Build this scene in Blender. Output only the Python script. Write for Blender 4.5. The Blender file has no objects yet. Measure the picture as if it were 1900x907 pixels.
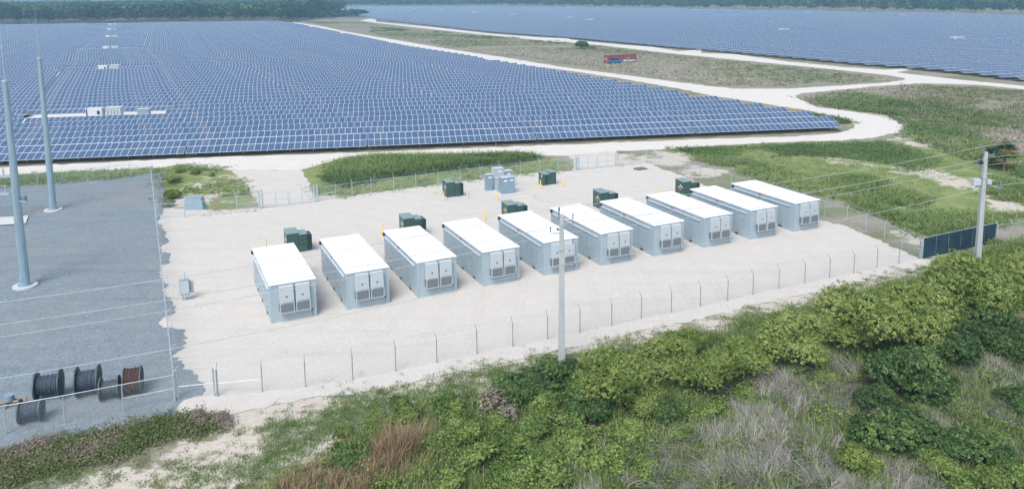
import bpy, math, random
import numpy as np
from mathutils import Vector, Matrix
from mathutils.geometry import tessellate_polygon
C = bpy.context.scene
random.seed(7); RNG = np.random.default_rng(7)
R = math.radians

# ---------------------------------------------------------------- camera
F, CY, PITCH, ROLL, CAMH = 1452.66, 193.56, 0.1410, -0.0083, 24.3075
cp, sp, cr, sr = math.cos(PITCH), math.sin(PITCH), math.cos(ROLL), math.sin(ROLL)
FW = np.array([0, cp, -sp]); R0 = np.array([1., 0, 0]); U0 = np.cross(R0, FW)
RT = R0 * cr + U0 * sr; UP = -R0 * sr + U0 * cr
cam = bpy.data.cameras.new('camera'); co = bpy.data.objects.new('camera', cam); C.collection.objects.link(co)
M = Matrix.Identity(4)
for i in range(3):
    M[i][0], M[i][1], M[i][2] = RT[i], UP[i], -FW[i]
M[2][3] = CAMH
co.matrix_world = M
cam.sensor_width = 36; cam.lens = 36 * F / 1900
cam.shift_y = (CY - 453.5) / 1900
cam.clip_start = 0.5; cam.clip_end = 9000
C.camera = co

# ---------------------------------------------------------------- light
SUN_EL, SUN_AZ = R(52), R(200)          # azimuth clockwise from +Y (north)
w = bpy.data.worlds.new('World'); C.world = w; w.use_nodes = True
nt = w.node_tree; nt.nodes.clear()
sky = nt.nodes.new('ShaderNodeTexSky'); sky.sky_type = 'NISHITA'; sky.sun_disc = False
sky.sun_elevation = SUN_EL; sky.sun_rotation = SUN_AZ
sky.air_density = 1.0; sky.dust_density = 2.5; sky.ozone_density = 1.0
bg = nt.nodes.new('ShaderNodeBackground'); bg.inputs[1].default_value = 0.125
wo = nt.nodes.new('ShaderNodeOutputWorld')
hsv = nt.nodes.new('ShaderNodeHueSaturation'); hsv.inputs['Saturation'].default_value = 0.62; hsv.inputs['Value'].default_value = 1.08   # thin high overcast
nt.links.new(sky.outputs[0], hsv.inputs['Color']); nt.links.new(hsv.outputs[0], bg.inputs[0]); nt.links.new(bg.outputs[0], wo.inputs[0])
sl = bpy.data.lights.new('sun', 'SUN'); sl.energy = 1.95; sl.angle = R(32); sl.color = (1, 0.96, 0.90)
so = bpy.data.objects.new('sun', sl); C.collection.objects.link(so)
sd = Vector((math.sin(SUN_AZ) * math.cos(SUN_EL), math.cos(SUN_AZ) * math.cos(SUN_EL), math.sin(SUN_EL)))
so.rotation_euler = sd.to_track_quat('Z', 'Y').to_euler(); so.location = (0, 0, 60)
C.view_settings.view_transform = 'Standard'; C.view_settings.look = 'None'
C.view_settings.exposure = 0.58; C.view_settings.gamma = 1; C.view_settings.use_curve_mapping = False
C.cycles.max_bounces = 6; C.cycles.transparent_max_bounces = 24; C.cycles.volume_bounces = 1
C.cycles.diffuse_bounces = 3; C.cycles.glossy_bounces = 2; C.cycles.transmission_bounces = 3

# ---------------------------------------------------------------- helpers
def G(px, py, z=0.0):
    """ground survey: the place where a sight line through the photograph meets height z"""
    d = FW + RT * (px - 950) / F - UP * (py - CY) / F
    t = (z - CAMH) / d[2]
    return np.array([d[0] * t, d[1] * t])

def tag(o, label=None, cat=None, group=None, kind=None):
    if label: o['label'] = label
    if cat: o['category'] = cat
    if group: o['group'] = group
    if kind: o['kind'] = kind
    return o
def empty(name, loc, rz=0, label=None, cat=None, group=None):
    o = bpy.data.objects.new(name, None); C.collection.objects.link(o)
    o.location = (loc[0], loc[1], loc[2] if len(loc) > 2 else 0); o.rotation_euler = (0, 0, rz)
    o.empty_display_size = 0.2
    return tag(o, label, cat, group)
def copy_tree(o, parent=None):
    c = o.copy(); C.collection.objects.link(c)
    if parent: c.parent = parent
    for ch in list(o.children): copy_tree(ch, c)
    return c

class MB:
    def __init__(s): s.v = []; s.f = []; s.m = []
    def add(s, vs, fs, mi=0):
        n = len(s.v); s.v += [tuple(map(float, v)) for v in vs]; s.f += [tuple(n + i for i in f) for f in fs]; s.m += [mi] * len(fs); return s
    def box(s, x0, x1, y0, y1, z0, z1, mi=0, M=None):
        vs = [Vector((x, y, z)) for z in (z0, z1) for y in (y0, y1) for x in (x0, x1)]
        if M: vs = [M @ v for v in vs]
        return s.add(vs, [(0, 2, 3, 1), (4, 5, 7, 6), (0, 1, 5, 4), (2, 6, 7, 3), (0, 4, 6, 2), (1, 3, 7, 5)], mi)
    def hexa(s, vs, mi=0):
        return s.add(vs, [(0, 2, 3, 1), (4, 5, 7, 6), (0, 1, 5, 4), (2, 6, 7, 3), (0, 4, 6, 2), (1, 3, 7, 5)], mi)
    def tube(s, p0, p1, r0, r1=None, n=8, mi=0, cap=True):
        p0 = Vector(p0); p1 = Vector(p1); r1 = r0 if r1 is None else r1
        d = (p1 - p0).normalized(); a = d.orthogonal().normalized(); b = d.cross(a)
        vs = []
        for p, r in ((p0, r0), (p1, r1)):
            for k in range(n):
                t = 2 * math.pi * k / n; vs.append(p + (a * math.cos(t) + b * math.sin(t)) * r)
        fs = [(k, (k + 1) % n, n + (k + 1) % n, n + k) for k in range(n)]
        if cap: fs += [tuple(range(n - 1, -1, -1)), tuple(range(n, 2 * n))]
        return s.add(vs, fs, mi)
    def path(s, pts, r, n=6, mi=0):
        for a, b in zip(pts[:-1], pts[1:]): s.tube(a, b, r, r, n, mi)
        return s
    def build(s, name, mat, parent=None, smooth=False, bevel=0):
        me = bpy.data.meshes.new(name); me.from_pydata(s.v, [], s.f)
        mats = mat if isinstance(mat, (list, tuple)) else [mat]
        for m in mats: me.materials.append(m)
        if len(mats) > 1: me.polygons.foreach_set('material_index', s.m)
        if smooth: me.polygons.foreach_set('use_smooth', [True] * len(me.polygons))
        me.update()
        o = bpy.data.objects.new(name, me); C.collection.objects.link(o)
        if parent: o.parent = parent
        if bevel:
            b = o.modifiers.new('bevel', 'BEVEL'); b.width = bevel; b.segments = 2; b.limit_method = 'ANGLE'
        return o

def fast_mesh(name, V, Fq, mat, tint=None, parent=None, nv=4):
    """V (n,3) vertices, Fq (m,nv) faces, tint one value per face"""
    me = bpy.data.meshes.new(name); nF = len(Fq)
    me.vertices.add(len(V)); me.vertices.foreach_set('co', np.asarray(V, np.float32).ravel())
    me.loops.add(nF * nv); me.loops.foreach_set('vertex_index', np.asarray(Fq, np.int32).ravel())
    me.polygons.add(nF); me.polygons.foreach_set('loop_start', np.arange(nF, dtype=np.int32) * nv)
    me.polygons.foreach_set('loop_total', np.full(nF, nv, np.int32))
    if tint is not None:
        a = me.attributes.new('tint', 'FLOAT', 'FACE'); a.data.foreach_set('value', np.asarray(tint, np.float32))
    me.update(calc_edges=True); me.validate()
    for m in (mat if isinstance(mat, (list, tuple)) else [mat]): me.materials.append(m)
    o = bpy.data.objects.new(name, me); C.collection.objects.link(o)
    if parent: o.parent = parent
    return o

# ---------------------------------------------------------------- materials
def newmat(name):
    m = bpy.data.materials.new(name); m.use_nodes = True; m.node_tree.nodes.clear()
    o = m.node_tree.nodes.new('ShaderNodeOutputMaterial'); return m, m.node_tree, o
def N(nt, t, **kw):
    n = nt.nodes.new(t)
    for k, v in kw.items():
        if k.startswith('i_'):
            n.inputs[int(k[2:]) if k[2:].isdigit() else k[2:]].default_value = v
        else: setattr(n, k, v)
    return n
def ramp(nt, fac, stops, interp='LINEAR'):
    r = nt.nodes.new('ShaderNodeValToRGB'); r.color_ramp.interpolation = interp
    e = r.color_ramp.elements
    while len(e) < len(stops): e.new(0.5)
    for el, (p, c) in zip(e, stops): el.position = p; el.color = tuple(c) + (1,) if len(c) == 3 else c
    nt.links.new(fac, r.inputs[0]); return r.outputs[0]
def noise(nt, vec, scale, detail=3, rough=0.55, dist=0):
    n = N(nt, 'ShaderNodeTexNoise'); n.inputs['Scale'].default_value = scale; n.inputs['Detail'].default_value = detail
    n.inputs['Roughness'].default_value = rough; n.inputs['Distortion'].default_value = dist
    nt.links.new(vec, n.inputs['Vector']); return n.outputs[0]
def mixc(nt, fac, a, b, mode='MIX'):
    m = N(nt, 'ShaderNodeMix', data_type='RGBA', blend_type=mode)
    for s, v in ((m.inputs[0], fac), (m.inputs[6], a), (m.inputs[7], b)):
        if isinstance(v, bpy.types.NodeSocket): nt.links.new(v, s)
        else: s.default_value = v if not isinstance(v, tuple) else (v + (1,) if len(v) == 3 else v)
    return m.outputs[2]
def mth(nt, op, a, b=0.0, c=0.0, clamp=False):
    m = N(nt, 'ShaderNodeMath', operation=op); m.use_clamp = clamp
    for i, v in enumerate((a, b, c)):
        if isinstance(v, bpy.types.NodeSocket): nt.links.new(v, m.inputs[i])
        else: m.inputs[i].default_value = v
    return m.outputs[0]
def bsdf(nt, out, col, rough=0.6, metal=0.0, spec=0.5, bump=None, bstr=0.3, bdist=0.02):
    p = N(nt, 'ShaderNodeBsdfPrincipled')
    if isinstance(col, bpy.types.NodeSocket): nt.links.new(col, p.inputs['Base Color'])
    else: p.inputs['Base Color'].default_value = tuple(col) + (1,)
    p.inputs['Roughness'].default_value = rough; p.inputs['Metallic'].default_value = metal
    p.inputs['Specular IOR Level'].default_value = spec
    if bump is not None:
        b = N(nt, 'ShaderNodeBump'); b.inputs['Strength'].default_value = bstr; b.inputs['Distance'].default_value = bdist
        nt.links.new(bump, b.inputs['Height']); nt.links.new(b.outputs[0], p.inputs['Normal'])
    nt.links.new(p.outputs[0], out.inputs[0]); return p
def paint(name, col, rough=0.45, metal=0.0, var=0.08, scale=1.2, spec=0.5, streak=False):
    m, nt, o = newmat(name)
    tc = N(nt, 'ShaderNodeTexCoord')
    vec = tc.outputs['Object']
    if streak:
        mp = N(nt, 'ShaderNodeMapping'); mp.inputs['Scale'].default_value = (3, 3, 0.35); nt.links.new(vec, mp.inputs[0]); vec = mp.outputs[0]
    if streak:      # each copy weathers its own way
        oi = N(nt, 'ShaderNodeObjectInfo'); va = N(nt, 'ShaderNodeVectorMath', operation='MULTIPLY_ADD')
        nt.links.new(oi.outputs['Random'], va.inputs[0]); va.inputs[1].default_value = (50, 31, 17); nt.links.new(vec, va.inputs[2]); vec = va.outputs[0]
    n = noise(nt, vec, scale, 5, 0.65)
    a = tuple(max(0, c * (1 - var)) for c in col); b = tuple(min(1, c * (1 + var)) for c in col)
    c = ramp(nt, n, [(0.3, a), (0.7, b)])
    bsdf(nt, o, c, rough, metal, spec)
    return m
def pos(nt): return N(nt, 'ShaderNodeNewGeometry').outputs['Position']

def mat_gravel(name, c_lo, c_hi, tintc, big=0.06):
    m, nt, o = newmat(name); P = pos(nt)
    f1 = noise(nt, P, 13.0, 2, 0.8); f2 = noise(nt, P, big, 4, 0.6); f3 = noise(nt, P, 0.45, 4, 0.65)
    vo = N(nt, 'ShaderNodeTexVoronoi'); vo.inputs['Scale'].default_value = 11; nt.links.new(P, vo.inputs['Vector'])
    g = mth(nt, 'ADD', mth(nt, 'MULTIPLY', f1, 0.6), mth(nt, 'MULTIPLY', vo.outputs['Color'], 0.4))
    c = ramp(nt, g, [(0.3, c_lo), (0.7, c_hi)])
    c = mixc(nt, ramp(nt, f2, [(0.35, (0, 0, 0)), (0.7, (0.55, 0.55, 0.55))]), c, tintc)
    c = mixc(nt, ramp(nt, f3, [(0.42, (0, 0, 0)), (0.75, (0.2, 0.2, 0.2))]), c, tuple(x * 0.88 for x in c_lo))
    # faint wheel and grading marks
    mp = N(nt, 'ShaderNodeMapping'); mp.inputs['Rotation'].default_value = (0, 0, -0.43); mp.inputs['Scale'].default_value = (0.05, 0.9, 1)
    nt.links.new(P, mp.inputs[0]); f4 = noise(nt, mp.outputs[0], 1.0, 3, 0.6)
    c = mixc(nt, ramp(nt, f4, [(0.5, (0, 0, 0)), (0.72, (0.32, 0.32, 0.32))]), c, tuple(x * 0.88 for x in c_lo))
    wv = N(nt, 'ShaderNodeTexWave', wave_type='RINGS', rings_direction='Z'); wv.inputs['Scale'].default_value = 0.11; wv.inputs['Distortion'].default_value = 9; wv.inputs['Detail'].default_value = 2; wv.inputs['Detail Scale'].default_value = 0.25
    m2 = N(nt, 'ShaderNodeMapping'); m2.inputs['Location'].default_value = (35, -60, 0); nt.links.new(P, m2.inputs[0]); nt.links.new(m2.outputs[0], wv.inputs['Vector'])
    tr_ = ramp(nt, wv.outputs['Fac'], [(0.80, (0, 0, 0)), (0.86, (1, 1, 1)), (0.90, (0.2, 0.2, 0.2)), (0.95, (1, 1, 1)), (1.0, (0, 0, 0))])
    c = mixc(nt, mth(nt, 'MULTIPLY', tr_, mth(nt, 'MULTIPLY', f3, 0.34)), c, tuple(x * 0.84 for x in c_lo))
    bsdf(nt, o, c, 0.95, 0, 0.2, f1, 0.5, 0.03); return m
M_white = mat_gravel('white_gravel', (0.46, 0.445, 0.42), (0.59, 0.575, 0.55), (0.545, 0.52, 0.485))
M_road = mat_gravel('shell_road', (0.55, 0.535, 0.51), (0.65, 0.635, 0.61), (0.60, 0.575, 0.54), 0.1)
M_grey = mat_gravel('grey_gravel', (0.112, 0.158, 0.198), (0.27, 0.325, 0.365), (0.25, 0.245, 0.25), 0.09)

def mat_ground():
    m, nt, o = newmat('ground_cover'); P = pos(nt)
    at = N(nt, 'ShaderNodeAttribute', attribute_name='zone'); sep = N(nt, 'ShaderNodeSeparateColor'); nt.links.new(at.outputs['Color'], sep.inputs[0])
    n1 = noise(nt, P, 0.35, 6, 0.7); n2 = noise(nt, P, 0.07, 5, 0.65); n3 = noise(nt, P, 2.2, 4, 0.7)
    mp = N(nt, 'ShaderNodeMapping'); mp.inputs['Location'].default_value = (71, 33, 0); mp.inputs['Rotation'].default_value = (0, 0, 0.5); mp.inputs['Scale'].default_value = (0.5, 1.4, 1); nt.links.new(P, mp.inputs[0])
    n4 = noise(nt, mp.outputs[0], 0.09, 6, 0.72)
    green = ramp(nt, n1, [(0.3, (0.11, 0.165, 0.06)), (0.5, (0.18, 0.235, 0.085)), (0.72, (0.30, 0.32, 0.16))])
    scrub = ramp(nt, n4, [(0.3, (0.13, 0.17, 0.07)), (0.44, (0.20, 0.215, 0.12)), (0.52, (0.28, 0.265, 0.24)), (0.62, (0.36, 0.31, 0.26)), (0.75, (0.17, 0.20, 0.08))])
    scrub = mixc(nt, ramp(nt, n1, [(0.4, (0, 0, 0)), (0.75, (0.7, 0.7, 0.7))]), scrub, (0.19, 0.215, 0.10))
    scrub = mixc(nt, ramp(nt, n3, [(0.35, (0.5, 0.5, 0.5)), (0.6, (0, 0, 0))]), scrub, (0.16, 0.145, 0.13))
    sand = ramp(nt, n3, [(0.25, (0.42, 0.385, 0.335)), (0.7, (0.54, 0.505, 0.455))])
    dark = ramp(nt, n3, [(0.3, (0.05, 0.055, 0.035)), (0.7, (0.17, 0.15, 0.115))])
    def thr(val, nz, k=1.6):     # ragged threshold of a zone by noise
        a = mth(nt, 'SUBTRACT', nz, 0.5); a = mth(nt, 'MULTIPLY', a, k); a = mth(nt, 'ADD', val, a)
        r = N(nt, 'ShaderNodeMapRange'); r.inputs[1].default_value = 0.42; r.inputs[2].default_value = 0.58; nt.links.new(a, r.inputs[0]); return r.outputs[0]
    c = mixc(nt, thr(sep.outputs[0], n1, 1.4), scrub, green)
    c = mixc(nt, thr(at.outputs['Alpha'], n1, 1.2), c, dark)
    c = mixc(nt, thr(sep.outputs[1], n1, 2.4), c, sand)
    olive = ramp(nt, n1, [(0.35, (0.17, 0.17, 0.10)), (0.6, (0.30, 0.26, 0.19))])
    c = mixc(nt, thr(sep.outputs[2], n1, 1.4), c, olive)
    h = mth(nt, 'ADD', n1, n3)
    bsdf(nt, o, c, 0.95, 0, 0.15, h, 0.6, 0.15); return m

def mat_leaf(name, stops, trans=0.2, rough=0.55):
    m, nt, o = newmat(name)
    a = N(nt, 'ShaderNodeAttribute', attribute_name='tint')
    oi = N(nt, 'ShaderNodeObjectInfo')
    t = mth(nt, 'ADD', a.outputs['Fac'], mth(nt, 'MULTIPLY', mth(nt, 'SUBTRACT', oi.outputs['Random'], 0.5), 0.22), clamp=True)
    c = ramp(nt, t, stops)
    p = N(nt, 'ShaderNodeBsdfPrincipled'); p.inputs['Roughness'].default_value = rough; p.inputs['Specular IOR Level'].default_value = 0.3
    nt.links.new(c, p.inputs['Base Color'])
    tr = N(nt, 'ShaderNodeBsdfTranslucent'); nt.links.new(c, tr.inputs[0])
    mx = N(nt, 'ShaderNodeMixShader'); mx.inputs[0].default_value = trans
    nt.links.new(p.outputs[0], mx.inputs[1]); nt.links.new(tr.outputs[0], mx.inputs[2]); nt.links.new(mx.outputs[0], o.inputs[0])
    return m
L_yellow = mat_leaf('yellow_green_leaves', [(0, (0.062, 0.11, 0.02)), (0.5, (0.17, 0.245, 0.053)), (1, (0.345, 0.42, 0.145))])
L_mid = mat_leaf('green_leaves', [(0, (0.048, 0.10, 0.024)), (0.5, (0.125, 0.205, 0.045)), (1, (0.28, 0.37, 0.115))])
L_dark = mat_leaf('dark_green_leaves', [(0, (0.025, 0.06, 0.02)), (0.5, (0.062, 0.125, 0.035)), (1, (0.17, 0.26, 0.08))])
L_pine = mat_leaf('pine_needles', [(0, (0.010, 0.03, 0.013)), (0.5, (0.03, 0.062, 0.024)), (1, (0.085, 0.125, 0.04))], 0.15)
L_reed = mat_leaf('tan_reeds', [(0, (0.16, 0.115, 0.06)), (0.5, (0.33, 0.245, 0.15)), (1, (0.52, 0.42, 0.29))])
L_straw = mat_leaf('grey_straw', [(0, (0.13, 0.125, 0.105)), (0.5, (0.31, 0.30, 0.275)), (1, (0.56, 0.55, 0.53))])
L_grass = mat_leaf('grass_blades', [(0, (0.065, 0.13, 0.04)), (0.5, (0.165, 0.245, 0.075)), (1, (0.34, 0.385, 0.17))])
L_weed = mat_leaf('field_weeds', [(0, (0.08, 0.14, 0.05)), (0.4, (0.17, 0.22, 0.08)), (0.6, (0.28, 0.28, 0.14)), (0.75, (0.32, 0.29, 0.27)), (1, (0.44, 0.40, 0.36))])
L_purple = mat_leaf('heath_twigs', [(0, (0.09, 0.13, 0.04)), (0.45, (0.17, 0.19, 0.08)), (0.65, (0.21, 0.17, 0.15)), (1, (0.33, 0.27, 0.25))])
L_red = mat_leaf('dead_brown_twigs', [(0, (0.14, 0.09, 0.07)), (1, (0.33, 0.23, 0.19))])
L_dry = mat_leaf('dry_brown_leaves', [(0, (0.13, 0.115, 0.095)), (0.5, (0.24, 0.21, 0.17)), (1, (0.40, 0.36, 0.30))])
L_orange = mat_leaf('orange_fronds', [(0, (0.16, 0.12, 0.03)), (1, (0.42, 0.26, 0.07))])
M_bark = paint('bark', (0.16, 0.13, 0.10), 0.9, var=0.3, scale=4)

M_galv = paint('galvanised_steel', (0.42, 0.50, 0.56), 0.42, 0.35, 0.12, 3)
M_pole = paint('steel_pole', (0.26, 0.38, 0.46), 0.45, 0.3, 0.15, 1.5, streak=True)
M_conc = paint('concrete', (0.37, 0.41, 0.44), 0.85, 0, 0.12, 2, streak=True)
M_slab = paint('concrete_slab', (0.50, 0.52, 0.53), 0.85, 0, 0.08, 1)
M_box = paint('enclosure_paint', (0.325, 0.41, 0.47), 0.42, 0, 0.08, 0.7, streak=True)
M_roof = paint('white_roof', (0.78, 0.80, 0.81), 0.5, 0, 0.05, 0.6, streak=True)
M_seam = paint('roof_seam', (0.45, 0.47, 0.49), 0.6)
M_ac = paint('hvac_paint', (0.40, 0.465, 0.51), 0.45, 0, 0.03, 1)
M_post = paint('weathered_post', (0.26, 0.30, 0.325), 0.5, 0.2)
M_ledge = paint('ledge_paint', (0.58, 0.64, 0.69), 0.5)
M_dark = paint('dark_rubber', (0.03, 0.035, 0.04), 0.6)
M_black = paint('black_metal_and_shade', (0.02, 0.03, 0.035), 0.4)
M_redp = paint('red_sticker', (0.5, 0.03, 0.12), 0.5)
M_green = paint('transformer_green', (0.035, 0.085, 0.075), 0.4, 0, 0.12, 1.5)
M_dgreen = paint('radiator_green', (0.012, 0.03, 0.032), 0.4, 0, 0.1, 2)
M_ggrey = paint('switchgear_grey', (0.20, 0.29, 0.37), 0.45, 0, 0.06, 1)
M_lgrey = paint('light_cabinet', (0.42, 0.48, 0.53), 0.45, 0, 0.05, 1)
M_yellow = paint('safety_yellow', (0.78, 0.58, 0.15), 0.5, 0, 0.1, 3)
M_sticker = paint('white_sticker', (0.75, 0.77, 0.78), 0.5)
M_osticker = paint('orange_sticker', (0.75, 0.30, 0.04), 0.5)
M_redbox = paint('container_red', (0.27, 0.075, 0.08), 0.55, 0, 0.15, 1)
M_blue = paint('blue_car_paint', (0.02, 0.19, 0.40), 0.3, 0, 0.05)
M_glass = paint('dark_glass', (0.03, 0.05, 0.07), 0.1)
M_tyre = paint('tyre_rubber', (0.02, 0.02, 0.022), 0.8)
M_white2 = paint('white_paint', (0.52, 0.56, 0.59), 0.4, 0, 0.03)
M_cable = paint('black_cable', (0.05, 0.072, 0.105), 0.45, 0, 0.3, 8)
M_drum = paint('steel_drum', (0.06, 0.085, 0.10), 0.6, 0, 0.3, 4)
M_brownc = paint('brown_cable', (0.075, 0.035, 0.03), 0.6, 0, 0.3, 6)
M_pipe = paint('brown_pipe', (0.28, 0.22, 0.17), 0.7)
M_wood = paint('weathered_wood', (0.20, 0.14, 0.11), 0.85, 0, 0.2, 5)
M_wire = paint('aluminium_wire', (0.52, 0.60, 0.62), 0.4, 0.3)
M_insul = paint('grey_insulator', (0.12, 0.19, 0.23), 0.35)
M_navy = None

def mat_louver(name, col, gap, freq, axis='Z'):
    m, nt, o = newmat(name); tc = N(nt, 'ShaderNodeTexCoord'); s = N(nt, 'ShaderNodeSeparateXYZ'); nt.links.new(tc.outputs['Object'], s.inputs[0])
    f = mth(nt, 'FRACT', mth(nt, 'MULTIPLY', s.outputs[axis], freq))
    g = mth(nt, 'GREATER_THAN', f, 0.5)
    c = mixc(nt, g, col, gap); bsdf(nt, o, c, 0.5); return m
M_grille = mat_louver('hvac_grille', (0.19, 0.23, 0.26), (0.07, 0.09, 0.11), 14)
M_corr = mat_louver('corrugated_red', (0.27, 0.075, 0.08), (0.20, 0.05, 0.055), 3.5, 'X')

def mat_mesh():
    m, nt, o = newmat('chain_link'); tc = N(nt, 'ShaderNodeTexCoord'); s = N(nt, 'ShaderNodeSeparateXYZ'); nt.links.new(tc.outputs['Object'], s.inputs[0])
    a = mth(nt, 'ADD', s.outputs['X'], s.outputs['Z']); b = mth(nt, 'SUBTRACT', s.outputs['X'], s.outputs['Z'])
    fa = mth(nt, 'LESS_THAN', mth(nt, 'FRACT', mth(nt, 'MULTIPLY', a, 14.0)), 0.05)
    fb = mth(nt, 'LESS_THAN', mth(nt, 'FRACT', mth(nt, 'MULTIPLY', b, 14.0)), 0.05)
    f = mth(nt, 'MAXIMUM', fa, fb)
    p = N(nt, 'ShaderNodeBsdfPrincipled'); p.inputs['Base Color'].default_value = (0.48, 0.58, 0.62, 1); p.inputs['Roughness'].default_value = 0.5; p.inputs['Metallic'].default_value = 0.2
    tr = N(nt, 'ShaderNodeBsdfTransparent'); mx = N(nt, 'ShaderNodeMixShader')
    nt.links.new(f, mx.inputs[0]); nt.links.new(tr.outputs[0], mx.inputs[1]); nt.links.new(p.outputs[0], mx.inputs[2]); nt.links.new(mx.outputs[0], o.inputs[0]); return m
M_mesh = mat_mesh()
def mat_fabric():
    m, nt, o = newmat('navy_windscreen'); tc = N(nt, 'ShaderNodeTexCoord')
    n = noise(nt, tc.outputs['Object'], 1.2, 4, 0.6); c = ramp(nt, n, [(0.3, (0.012, 0.035, 0.06)), (0.7, (0.022, 0.06, 0.10))])
    bsdf(nt, o, c, 0.75, 0, 0.3, n, 0.6, 0.1); return m
M_navy = mat_fabric()

def mat_panel():
    """one tracker table: cells 1 m wide; x along the row, y up the slope (object space / attribute free)"""
    m, nt, o = newmat('solar_cells'); uv = N(nt, 'ShaderNodeUVMap'); s = N(nt, 'ShaderNodeSeparateXYZ'); nt.links.new(uv.outputs[0], s.inputs[0])
    X, Y = s.outputs['X'], s.outputs['Y']        # metres along, modules up
    fx = mth(nt, 'FRACT', X); fy = mth(nt, 'FRACT', Y)
    ex = mth(nt, 'MINIMUM', fx, mth(nt, 'SUBTRACT', 1.0, fx)); ey = mth(nt, 'MINIMUM', fy, mth(nt, 'SUBTRACT', 1.0, fy))
    line = mth(nt, 'MAXIMUM', mth(nt, 'LESS_THAN', ex, 0.034), mth(nt, 'LESS_THAN', ey, 0.03))
    cb = N(nt, 'ShaderNodeCombineXYZ'); nt.links.new(mth(nt, 'FLOOR', X), cb.inputs[0]); nt.links.new(mth(nt, 'FLOOR', Y), cb.inputs[1])
    wn = N(nt, 'ShaderNodeTexWhiteNoise', noise_dimensions='3D'); nt.links.new(cb.outputs[0], wn.inputs[0])
    cell = ramp(nt, wn.outputs[0], [(0, (0.045, 0.095, 0.19)), (0.6, (0.058, 0.11, 0.21)), (1, (0.10, 0.135, 0.215))])
    c = mixc(nt, line, cell, (0.50, 0.55, 0.60))
    p = bsdf(nt, o, c, 0.25, 0, 1.0)
    nt.links.new(mth(nt, 'ADD', mth(nt, 'MULTIPLY', line, 0.3), 0.16), p.inputs['Roughness'])
    return m
M_panel = mat_panel()

# ================================================================= SETTING
def poly_world(pts): return np.array([G(*p) for p in pts])
def densify(P, step, amp, closed=True, seed=0):
    r = np.random.default_rng(seed); out = []
    n = len(P)
    for i in range(n if closed else n - 1):
        a, b = P[i], P[(i + 1) % n]; L = np.linalg.norm(b - a); k = max(1, min(400, int(L / step)))
        nrm = np.array([-(b - a)[1], (b - a)[0]]) / max(L, 1e-6)
        for j in range(k):
            out.append(a + (b - a) * j / k + nrm * r.normal(0, amp))
    return np.array(out)
def smooth_poly(P, it=2):
    for _ in range(it):
        Q = np.roll(P, -1, 0); P = np.stack([P * .75 + Q * .25, P * .25 + Q * .75], 1).reshape(-1, 2)
    return P
def sheet(name, P, z, mat, label=None, cat=None, step=0.5, amp=0.1, smooth=0, seed=1, kind='structure'):
    if smooth: P = smooth_poly(P, smooth)
    P = densify(P, step, amp, seed=seed)
    tris = tessellate_polygon([[Vector((p[0], p[1], 0)) for p in P]])
    me = bpy.data.meshes.new(name); me.from_pydata([(p[0], p[1], z) for p in P], [], [tuple(t) for t in tris])
    me.materials.append(mat); me.update()
    if len(me.polygons) and me.polygons[0].normal.z < 0: me.flip_normals()
    o = bpy.data.objects.new(name, me); C.collection.objects.link(o)
    return tag(o, label, cat, kind=kind)

def sdist(P, X, Y):
    """signed distance (positive inside) of points to polygon"""
    d = np.full(X.shape, 1e9); ins = np.zeros(X.shape, bool); n = len(P)
    for i in range(n):
        a, b = P[i], P[(i + 1) % n]; e = b - a; L2 = max(e @ e, 1e-9)
        t = np.clip(((X - a[0]) * e[0] + (Y - a[1]) * e[1]) / L2, 0, 1)
        d = np.minimum(d, np.hypot(X - a[0] - t * e[0], Y - a[1] - t * e[1]))
        c = (a[1] > Y) != (b[1] > Y)
        with np.errstate(divide='ignore', invalid='ignore'):
            xi = a[0] + (Y - a[1]) * e[0] / (e[1] if e[1] else 1e-9)
        ins ^= c & (X < xi)
    return np.where(ins, d, -d)

TH = 0.17; UU = np.array([math.cos(TH), math.sin(TH)]); VV = np.array([-UU[1], UU[0]])
# --- region outlines (surveyed on the ground)
Z_sand = poly_world([(330, 770), (560, 725), (800, 680), (1000, 635), (1200, 592), (1400, 545), (1600, 500), (1755, 470), (1775, 484), (1660, 520), (1560, 550), (1480, 575), (1400, 600), (1330, 620), (1280, 615), (1180, 645), (1110, 672), (1080, 720), (1000, 725), (930, 745), (850, 760), (760, 800), (640, 850), (520, 900), (430, 925), (60, 925), (130, 880), (250, 845), (400, 800)])
Z_green1 = [poly_world(p) for p in (
    
    [(1240, 276), (1400, 270), (1560, 264), (1640, 262), (1720, 275), (1900, 300), (1960, 330), (1960, 410), (1860, 416), (1712, 440), (1560, 372), (1460, 340), (1330, 305)],
    [(296, 318), (340, 306), (425, 314), (448, 332), (462, 352), (482, 372), (440, 390), (380, 388), (345, 370), (300, 385)],
    [(556, 316), (600, 303), (640, 292), (700, 288), (900, 285), (1000, 288), (1062, 304), (1035, 320), (900, 332), (700, 358), (590, 374), (575, 345)],
    [(640, 310), (1050, 296), (1035, 318), (640, 366)],
    [(560, 850), (700, 780), (900, 740), (1100, 700), (1280, 640), (1500, 600), (1750, 500), (1960, 440), (1960, 520), (1700, 700), (1400, 720), (1200, 830), (900, 940), (450, 940)],
    [(-60, 326), (330, 308), (290, 322), (232, 332), (0, 352), (-60, 355)])]
Z_dark = poly_world([(640, 820), (900, 760), (1100, 720), (1400, 690), (1700, 640), (1960, 560), (1960, 940), (1000, 940), (560, 940)])
Z_olive = [poly_world(p) for p in (
    [(-60, 320), (340, 285), (1000, 262), (1300, 250), (1562, 240), (1590, 232), (1560, 215), (1280, 175), (1100, 140), (1000, 125), (1000, 140), (1400, 210), (1400, 262), (1000, 275), (337, 296), (-60, 332)],
    )]
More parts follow.
